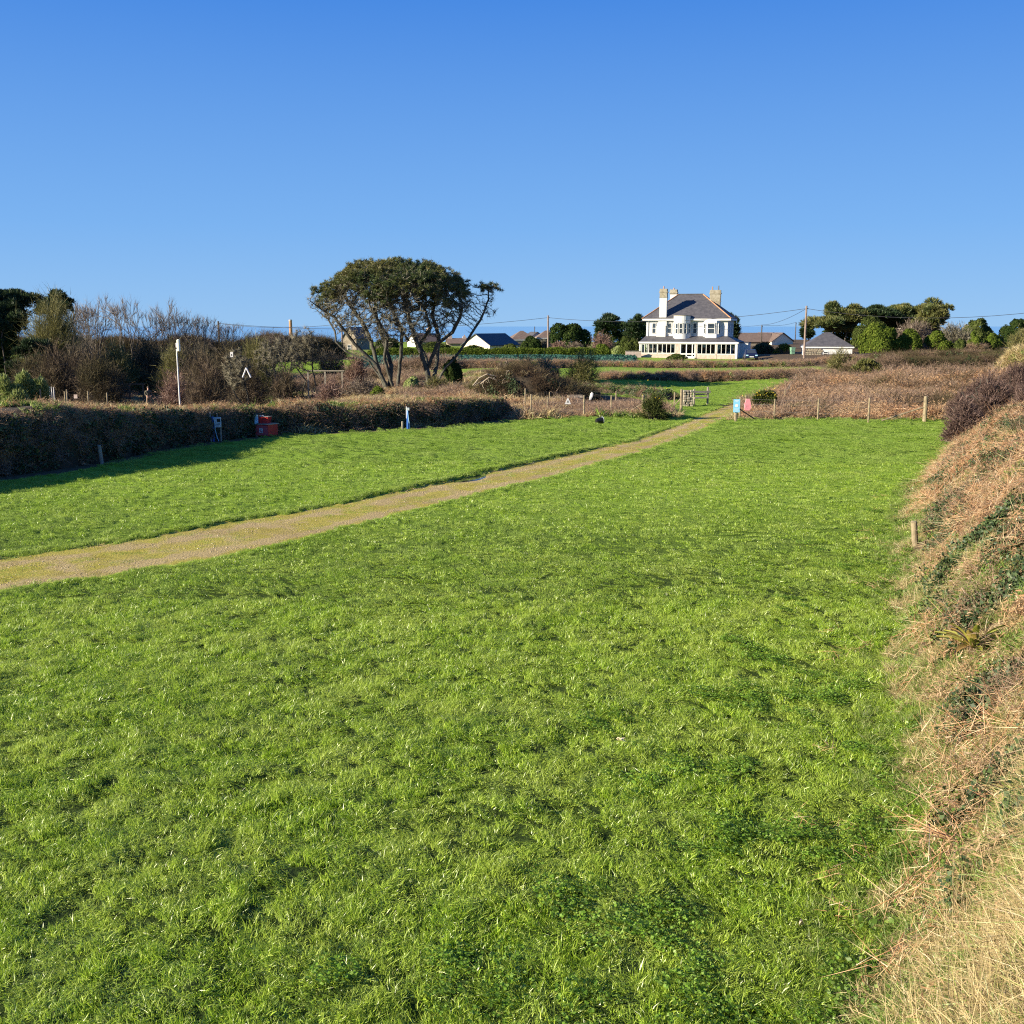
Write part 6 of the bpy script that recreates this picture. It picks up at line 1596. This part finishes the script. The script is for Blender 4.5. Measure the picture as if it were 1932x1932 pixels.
# signs on the netting
def small_sign(px, py, D, w_, h, mat, label, tri=False, name='warning_sign', cat='sign', marks=True):
    x, y = at(px, D); z = ZT(py, D)
    root = empty(name, (x, y, z), 0, label, cat)
    m = MB()
    if tri: m.prism([(-w_ / 2, -h / 2), (w_ / 2, -h / 2), (.03, h / 2), (-.03, h / 2)], -.01, .01)
    else: m.box(-w_ / 2, w_ / 2, -.01, .01, -h / 2, h / 2)
    m.build('board', mat, root)
    if marks: MB().box(-.025, .025, -.016, -.012, -h * .25, h * .12).build('mark', 'black', root)
    return root
small_sign(1071, 757, 53, .32, .3, 'white', 'white triangular sign hanging on the netting left of the gate', True)
rt = empty('plastic_bag', (*at(1114, 54), ZT(748, 54)), 0, 'torn white plastic bag caught on the wire left of the gate', 'bag')
npobj('bag', (np.array([(-.1, 0, -.22), (.04, .03, -.2), (.12, -.03, 0), (.16, .02, .18), (.05, -.02, .26), (-.02, .04, .16), (-.06, .03, 0), (.02, -.06, 0)]) * .9, None, [(0, 1, 7), (1, 2, 7), (2, 3, 7), (3, 4, 7), (4, 5, 7), (5, 6, 7), (6, 0, 7)], np.full(8, .5)), 'paleblue' if False else 'white', rt)
# gate post with the light blue sign
x, y = G(1388, 795)
sg = empty('gate_sign', (x, y, gz(x, y)), math.radians(-4), 'light blue notice with a round white emblem on the right hand gate post', 'sign')
hh = ZT(753, y) - gz(x, y)
MB().cyl((0, 0, -.1), (0, 0, hh - .03), .085, .08, 12).build('post', 'wood', sg)
bd = MB().box(-.15, .15, -.125, -.095, hh - .62, hh).build('sign_board', 'skyblue', sg)
MB().cyl((0, -.126, hh - .3), (0, -.131, hh - .3), .075, k=18).build('emblem', 'white', bd)
for z0, z1, w_ in ((-.08, -.055, .1), (-.13, -.11, .07), (-.47, -.45, .11), (-.52, -.505, .11), (-.57, -.555, .08)):
    MB().box(-w_, w_, -.130, -.126, hh + z0, hh + z1).build('text_line', 'white', bd)
MB().cyl((.05, .05, hh * .62), (1.0, .55, .05), .03, k=7).build('brace', 'wood_dk', sg)
# pink bag on the fence
x, y = at(1409.5, 53.5); zt = ZT(747, 53.5)
bg2 = empty('hanging_bag', (x, y, zt - .75), 0, 'faded pink bag hanging on the fence behind the light blue sign', 'bag')
q = MB(); 
for k in range(5):
    z0 = .12 * k; wz = (.13, .16, .17, .15, .12)[k]; wz1 = (.16, .17, .15, .12, .08)[k]
    q.add([(-wz, -.05, z0), (wz, -.05, z0), (wz, .05, z0), (-wz, .05, z0), (-wz1, -.05, z0 + .12), (wz1, -.05, z0 + .12), (wz1, .05, z0 + .12), (-wz1, .05, z0 + .12)], [(0, 1, 5, 4), (1, 2, 6, 5), (2, 3, 7, 6), (3, 0, 4, 7)] + ([(3, 2, 1, 0)] if k == 0 else []) + ([(4, 5, 6, 7)] if k == 4 else []))
q.build('bag', 'pink', bg2); MB().cyl((0, 0, .6), (0, 0, .74), .015, k=6).build('strap', 'black', bg2)
# stile
x, y = at(1321, 60); zt = ZT(734, 60); zg = gz(x, y)
sty = empty('stile', (x, y, zg), math.radians(12), 'dark wooden stile with two uprights standing in the shade beyond the gateway', 'stile')
hh = zt - zg; wd = .42
for sx_ in (-wd, wd): MB().box(sx_ - .045, sx_ + .045, -.05, .05, -.05, hh + (0.12 if sx_ > 0 else 0)).build('upright', 'wood_grey', sty)
MB().box(-wd - .1, wd + .14, -.09, -.055, hh - .22, hh - .10).build('top_rail', 'wood_grey', sty)
MB().box(-wd - .02, wd + .02, -.2, .2, hh * .42, hh * .42 + .06).build('step', 'wood_grey', sty)
MB().box(-wd, wd, .055, .09, hh * .62, hh * .62 + .08).build('rail', 'wood_grey', sty)
# little stone pier at the gateway
x, y = at(1295, 59); sp_ = empty('stone_pier', (x, y, gz(x, y)), .1, 'tumbled dry stone pier beside the gateway, left of the stile', 'wall')
rr = np.random.default_rng(4); z = 0
MB().box(-.22, .22, -.15, .2, -.05, .85).build('core', 'stone_brn', sp_)
for k in range(7):
    for j in range(3):
        m = MB(); w_ = rr.uniform(.14, .2); m.box(-w_ / 2, w_ / 2, -.1, .1, -.065, .065); o = m.build('stone', ('stone', 'stone_brn')[(k + j) % 2], sp_, bevel=.03)
        o.location = (-.19 + j * .19 + rr.normal(0, .02), -.18 + rr.normal(0, .02), .06 + k * .135); o.rotation_euler = (0, rr.normal(0, .1), rr.normal(0, .1))
# dry stone face in the low bank
x, y = at(1085, 62.5); sp2 = empty('stone_facing', (x, y, gz(x, y)), .15, 'patch of pale stones showing in the bank behind the wire fence', 'wall')
MB().box(-.45, .45, .0, .3, -.05, .42).build('core', 'stone_brn', sp2)
for k in range(2):
    for j in range(3):
        m = MB(); w_ = rr.uniform(.2, .32); m.box(-w_ / 2, w_ / 2, -.1, .1, -.08, .08); o = m.build('stone', ('stone', 'stone_brn')[int(rr.integers(2))], sp2, bevel=.04)
        o.location = (-.3 + j * .3 + rr.normal(0, .04), -.05 + rr.normal(0, .03), .1 + k * .18); o.rotation_euler = (0, rr.normal(0, .15), rr.normal(0, .15))
# black bucket on the grass
x, y = G(1131, 799.5); bk = empty('bucket', (x, y, gz(x, y) + .1), math.radians(25), 'small black bucket lying on its side on the grass near the wire fence', 'bucket')
MB().cyl((-.17, 0, 0.02), (.15, 0, .05), .11, .15, 16).build('bucket', 'black', bk, smooth=False)
MB().cyl((.15, 0, .05), (.165, 0, .051), .165, .165, 16).build('rim', 'boxgrey', bk)
# short marker posts
def marker(px, yt, yb, label, r_=.045, mat='wood', D=None, lean=(0, 0), gx_=None):
    if gx_ is None:
        x, y = G(px, yb) if D is None else at(px, D)
    else: x, y = gx_
    z = gz(x, y); d = math.hypot(x, y); zt = ZT(yt, y)
    root = empty('marker_post', (x, y, z), 0, label, 'post', 'short marker posts round the field')
    h = max(zt - z, .25)
    m = MB(); m.cyl((0, 0, -.1), (lean[0], lean[1], h - .02), r_, r_, 12); m.cyl((lean[0], lean[1], h - .02), (lean[0], lean[1], h), r_, r_ * .8, 12); m.build('post', mat, root)
marker(193, 840, 876, 'short pale post at the foot of the shaded hedge bank, lower left', .06, 'wood_grey', lean=(-.06, 0))
marker(759.5, 795, 812, 'small pale post just left of the single blue standpipe', .045, 'wood_grey')
marker(1727, 983, 1040, 'round wooden post at the foot of the near bank, closest of all', .062, 'wood', lean=(-.07, 0))
marker(1768, 878, 899, 'low wooden post at the foot of the near bank, beyond the closest one', .06, 'wood')
marker(1756, 700, 0, 'small white post in the bracken plot near the green patch', .05, 'white', D=83)
marker(1243, 714, 0, 'short pale post at the foot of the hedgerow beyond the gateway', .05, 'wood', D=86)
marker(1011, 720, 0, 'thin grey post on the edge of the green strip behind the mound', .045, 'wood_grey', D=74)

# ------------------------------------------------------------------ water and electricity points, red bins
def svc(px, py):
    x, y = G(px, py); return x, y, gz(x, y)
x, y, z = svc(413, 833)
hk = empty('hook_up_point', (x, y, z), math.radians(8), 'service point with grey cabinet, blue pipe and slim white post against the hedge bank', 'service point')
MB().box(-.31, -.27, -.02, .02, 0, 1.16).build('slim_post', 'white', hk)
MB().cyl((-.2, 0, 0), (-.2, 0, .98), .05, k=12).build('water_pipe', 'blue', hk)
MB().cyl((-.2, 0, .98), (-.2, 0, 1.02), .04, k=12).build('pipe_cap', 'wire', hk)
cb_ = MB().box(-.14, .12, -.1, .08, .56, .95).build('cabinet', 'boxgrey', hk, bevel=.012)
MB().box(-.02, .11, -.112, -.102, .78, .9).build('window', 'black', cb_); MB().box(.0, .09, -.110, -.102, .68, .71).build('label', 'wood_dk', cb_)
MB().cyl((.09, .02, -.05), (.09, .02, .56), .035, k=9).build('leg', 'wood_grey', hk)
def hose(par, pts, r_, mat, name='hose'):
    m = MB()
    for p, q in zip(pts[:-1], pts[1:]): m.cyl(p, q, r_, k=7)
    m.build(name, mat, par)
hose(hk, [(-.15, -.08, .95), (-.12, -.1, .75), (-.1, -.1, .45), (-.04, -.12, .15), (.02, -.14, .02)], .013, 'paleblue')
hose(hk, [(-.24, -.02, 1.05), (-.15, -.03, 1.12), (-.05, -.02, 1.08), (.0, 0, .97)], .012, 'black', 'cable')
MB().cyl((-.02, 0, .95), (-.02, 0, 1.1), .035, .02, 8).build('tap', 'wire', hk)
x, y, z = svc(783, 813); x, y = x - .35, y + .45
sp3 = empty('standpipe', (x, y, z), 0, 'single blue water standpipe with a pale hose against the shaded hedge bank', 'standpipe')
MB().box(-.075, -.035, -.02, .02, .5, 1.02).build('slim_post', 'white', sp3)
MB().cyl((0, 0, 0), (0, 0, .86), .06, .045, 12).build('water_pipe', 'blue', sp3)
MB().box(-.02, .08, -.1, -.02, .86, .97).build('tap', 'boxgrey', sp3)
hose(sp3, [(0, -.07, .86), (.03, -.09, .6), (.07, -.1, .3), (.1, -.12, 0)], .014, 'paleblue')
x, y, z = svc(503, 824)
rb = empty('red_chest', (x, y, z), math.radians(-28), 'dark red lidded chest with a white square symbol by the hedge bank', 'chest')
MB().box(-.36, .36, -.3, .3, .04, .5).build('body', 'red', rb, bevel=.015)
MB().box(-.34, .34, -.312, -.302, .07, .47).build('front_panel', 'redpale', rb)
sy = MB(); sy.box(-.09, .09, -.318, -.314, .17, .36); sy.build('symbol', 'white', rb)
sy = MB(); sy.cyl((.0, -.3195, .32), (0, -.3225, .32), .022, k=10); sy.add([(-.06, -.3195, .2), (.07, -.3195, .2), (.07, -.3195, .23), (-.03, -.3195, .23), (.02, -.3195, .29), (-.01, -.3195, .3), (-.06, -.3195, .24)], [(0, 1, 2, 3), (3, 4, 5, 6), (0, 3, 6)]); sy.build('figure', 'redpale', rb)
MB().box(-.4, .4, -.34, .34, .502, .535).build('lid', 'wood_grey', rb)
for sx_ in (-.3, .3): MB().box(sx_ - .04, sx_ + .04, -.25, .25, 0, .04).build('foot', 'wood_dk', rb)
rk = empty('red_bucket_box', (x - .08, y + .05, z + .535), math.radians(-14), 'open red tub of odds and ends standing on the red chest', 'tub')
m = MB(); m.add([(-.2, -.15, 0), (.2, -.15, 0), (.2, .15, 0), (-.2, .15, 0), (-.26, -.18, .27), (.26, -.18, .27), (.26, .18, .27), (-.26, .18, .27), (-.23, -.15, .25), (.23, -.15, .25), (.23, .15, .25), (-.23, .15, .25)], [(3, 2, 1, 0), (0, 1, 5, 4), (1, 2, 6, 5), (2, 3, 7, 6), (3, 0, 4, 7), (4, 5, 9, 8), (5, 6, 10, 9), (6, 7, 11, 10), (7, 4, 8, 11), (8, 9, 10, 11)]); m.build('tub', 'red', rk)
MB().box(.06, .28, -.19, .19, .272, .29).build('lid_flap', 'wood_grey', rk)
hose(rk, [(-.16, -.05, .26), (-.15, -.06, .33), (-.09, -.1, .29), (-.03, -.12, .3), (.02, -.1, .33), (.06, -.1, .28)], .016, 'white', 'pipe')
nb = empty('notice_post', (x - .36, y - .1, z), math.radians(4), 'wooden post with a narrow pale blue notice beside the red chest', 'sign')
MB().box(-.045, .045, -.03, .03, 0, .9).build('post', 'wood', nb); n1 = MB().box(-.075, .075, -.05, -.032, .46, .88).build('notice', 'paleblue', nb)
MB().box(-.06, .06, -.055, -.051, .8, .86).build('heading', 'boxgrey', n1)
MB().box(-.06, .06, -.055, -.051, .50, .53).build('text_line', 'blue', n1)

# white pole with an aerial panel
x, y = at(341, 49); z = gz(x, y); zt = ZT(641, 49)
wp = empty('aerial_mast', (x, y, z), 0, 'slim white mast with an oblong white panel aerial behind the hedge bank', 'mast')
MB().cyl((0, 0, -.1), (0, 0, zt - z - .15), .036, .032, 12).build('mast', 'white', wp)
h_ = zt - z
pb = MB(); pb.box(.05, .19, -.15, .0, h_ - .55, h_ + .02); pb.build('panel', 'lamp', wp, bevel=.04)
MB().box(-.05, .09, -.06, .03, h_ - .42, h_ - .36).build('bracket', 'black', wp)

# rail fence, distant small posts and the person
def rail_fence(px0, px1, ytop, D, n, label, mat='wood_grey'):
    x, y = at(px0, D); root = empty('rail_fence', (x, y, gz(x, y)), 0, label, 'fence')
    zt = ZT(ytop, D)
    for k in range(n):
        X1, Y1 = at(px0 + (px1 - px0) * k / (n - 1), D); zg = gz(X1, Y1)
        MB().box(X1 - x - .06, X1 - x + .06, -.06, .06, zg - root.location.z - .1, zt - root.location.z - .03).build('post', mat, root)
    X1, _ = at(px1, D)
    MB().box(-.2, X1 - x + .2, -.1, -.062, zt - root.location.z - .09, zt - root.location.z).build('rail', mat, root)
rail_fence(196, 274, 723.5, 87, 4, 'long dark rail on pale posts left of the standing person', 'wood_dk')
rail_fence(584, 648, 698.5, 88, 3, 'short wooden rail fence in the green strip left of the big pine')
wire_fence('wire_fence', [(2, 730, 0, 60), (80, 735, 0, 60.5), (100, 740, 0, 61), (126, 739, 0, 60), (130, 735, 0, 59), (169.5, 738, 0, 61), (205, 741, 0, 63)], None, 'wire netting fence of thin posts beside the feathery yellow green bush', zs=(.5, .9))
small_sign(146, 748, 59, .2, .22, 'brick', 'small pinkish notice on the wire netting at the left', name='notice', marks=False)
for k, px in enumerate((98, 102, 106)):
    x, y = at(px, 84 + k); z = gz(x, y); rt = empty('white_stake', (x, y, z), 0, ('leftmost', 'middle', 'rightmost')[k] + ' of three short white stakes below the scrub on the left', 'stake', 'three white stakes')
    MB().cyl((0, 0, 0), (0, 0, ZT(729 + 2 * k, 84) - z), .05, .04, 8).build('stake', 'white', rt)
# white A shaped trestle
x, y = at(469, 64); z = gz(x, y); zt = ZT(694, 64) - z; zb_ = ZT(712, 64) - z
tr_ = empty('trestle', (x, y, z), 0, 'white A shaped trestle standing in the scrub right of the white mast', 'trestle')
for dx in (-.24, .26): MB().cyl((dx, 0, max(zb_, .0)), (0, 0, zt), .05, .045, 8).build('leg', 'white', tr_)
small_sign(443, 669, 66, .18, .32, 'white', 'tiny white box hanging in the scrub above the white trestle', name='nest_box', cat='box', marks=True)

def skin_mesh(name, joints, edges, mat, parent, sub=1):
    me = bpy.data.meshes.new(name); bm = bmesh.new(); sk = bm.verts.layers.skin.verify()
    vs = [bm.verts.new(j[:3]) for j in joints]
    for v, j in zip(vs, joints): v[sk].radius = (j[3], j[4] if len(j) > 4 else j[3])
    vs[0][sk].use_root = True
    for a, b in edges: bm.edges.new((vs[a], vs[b]))
    bm.to_mesh(me); bm.free()
    o = bpy.data.objects.new(name, me); link(o, parent, mat)
    m = o.modifiers.new('skin', 'SKIN'); m.use_smooth_shade = True
    if sub: o.modifiers.new('sub', 'SUBSURF').levels = sub; o.modifiers['sub'].render_levels = sub
    return o
def person():
    x, y = at(283, 84.5); z = gz(x, y)
    root = empty('person', (x, y, z), math.radians(35), 'person in a dark jacket and brown trousers standing at the end of the rail', 'person')
    J = [(0, 0, .96, .13, .10), (0, 0, 1.18, .14, .1), (0, .01, 1.38, .17, .1), (0, .0, 1.47, .07), (0, -.01, 1.56, .06),
         (.10, 0, .88, .09), (.11, -.02, .5, .065), (.11, .02, .08, .045), (.12, -.14, .04, .04),
         (-.10, 0, .88, .09), (-.12, .0, .5, .065), (-.13, .03, .08, .045), (-.14, -.13, .04, .04),
         (.2, .01, 1.40, .06), (.25, .02, 1.14, .045), (.17, -.17, 1.0, .035), (.12, -.22, .99, .03),
         (-.2, .01, 1.40, .06), (-.25, .03, 1.14, .045), (-.16, -.16, 1.02, .035), (-.11, -.22, 1.0, .03),
         (0, -.01, 1.66, .085, .1), (0, -.01, 1.73, .06, .07)]
    E = [(0, 1), (1, 2), (2, 3), (3, 4), (4, 21), (21, 22), (0, 5), (5, 6), (6, 7), (7, 8), (0, 9), (9, 10), (10, 11), (11, 12), (2, 13), (13, 14), (14, 15), (15, 16), (2, 17), (17, 18), (18, 19), (19, 20)]
    skin_mesh('body', J, E, 'skin', root)
    JJ = [(0, 0, .93, .17, .14), (0, 0, 1.18, .17, .13), (0, .01, 1.38, .2, .13), (0, 0, 1.47, .1), (.21, .01, 1.40, .085), (.26, .02, 1.14, .065), (.19, -.13, 1.02, .055), (-.21, .01, 1.40, .085), (-.26, .03, 1.14, .065), (-.18, -.12, 1.04, .055)]
    skin_mesh('jacket', JJ, [(0, 1), (1, 2), (2, 3), (2, 4), (4, 5), (5, 6), (2, 7), (7, 8), (8, 9)], 'jacket', root)
    TJ = [(0, 0, .95, .14, .12), (.10, 0, .85, .105), (.115, -.02, .5, .08), (.115, .02, .12, .065), (-.10, 0, .85, .105), (-.125, 0, .5, .08), (-.13, .03, .12, .065)]
    skin_mesh('trousers', TJ, [(0, 1), (1, 2), (2, 3), (0, 4), (4, 5), (5, 6)], 'trouser', root)
    for sx_ in (.115, -.135): MB().box(sx_ - .05, sx_ + .05, -.19, .07, 0, .09).build('shoe', 'black', root, bevel=.02)
    h = MB(); h.cyl((0, 0.01, 1.68), (0, 0.01, 1.78), .105, .06, 12); h.build('hair', 'hair', root, smooth=True)
person()
#@@END
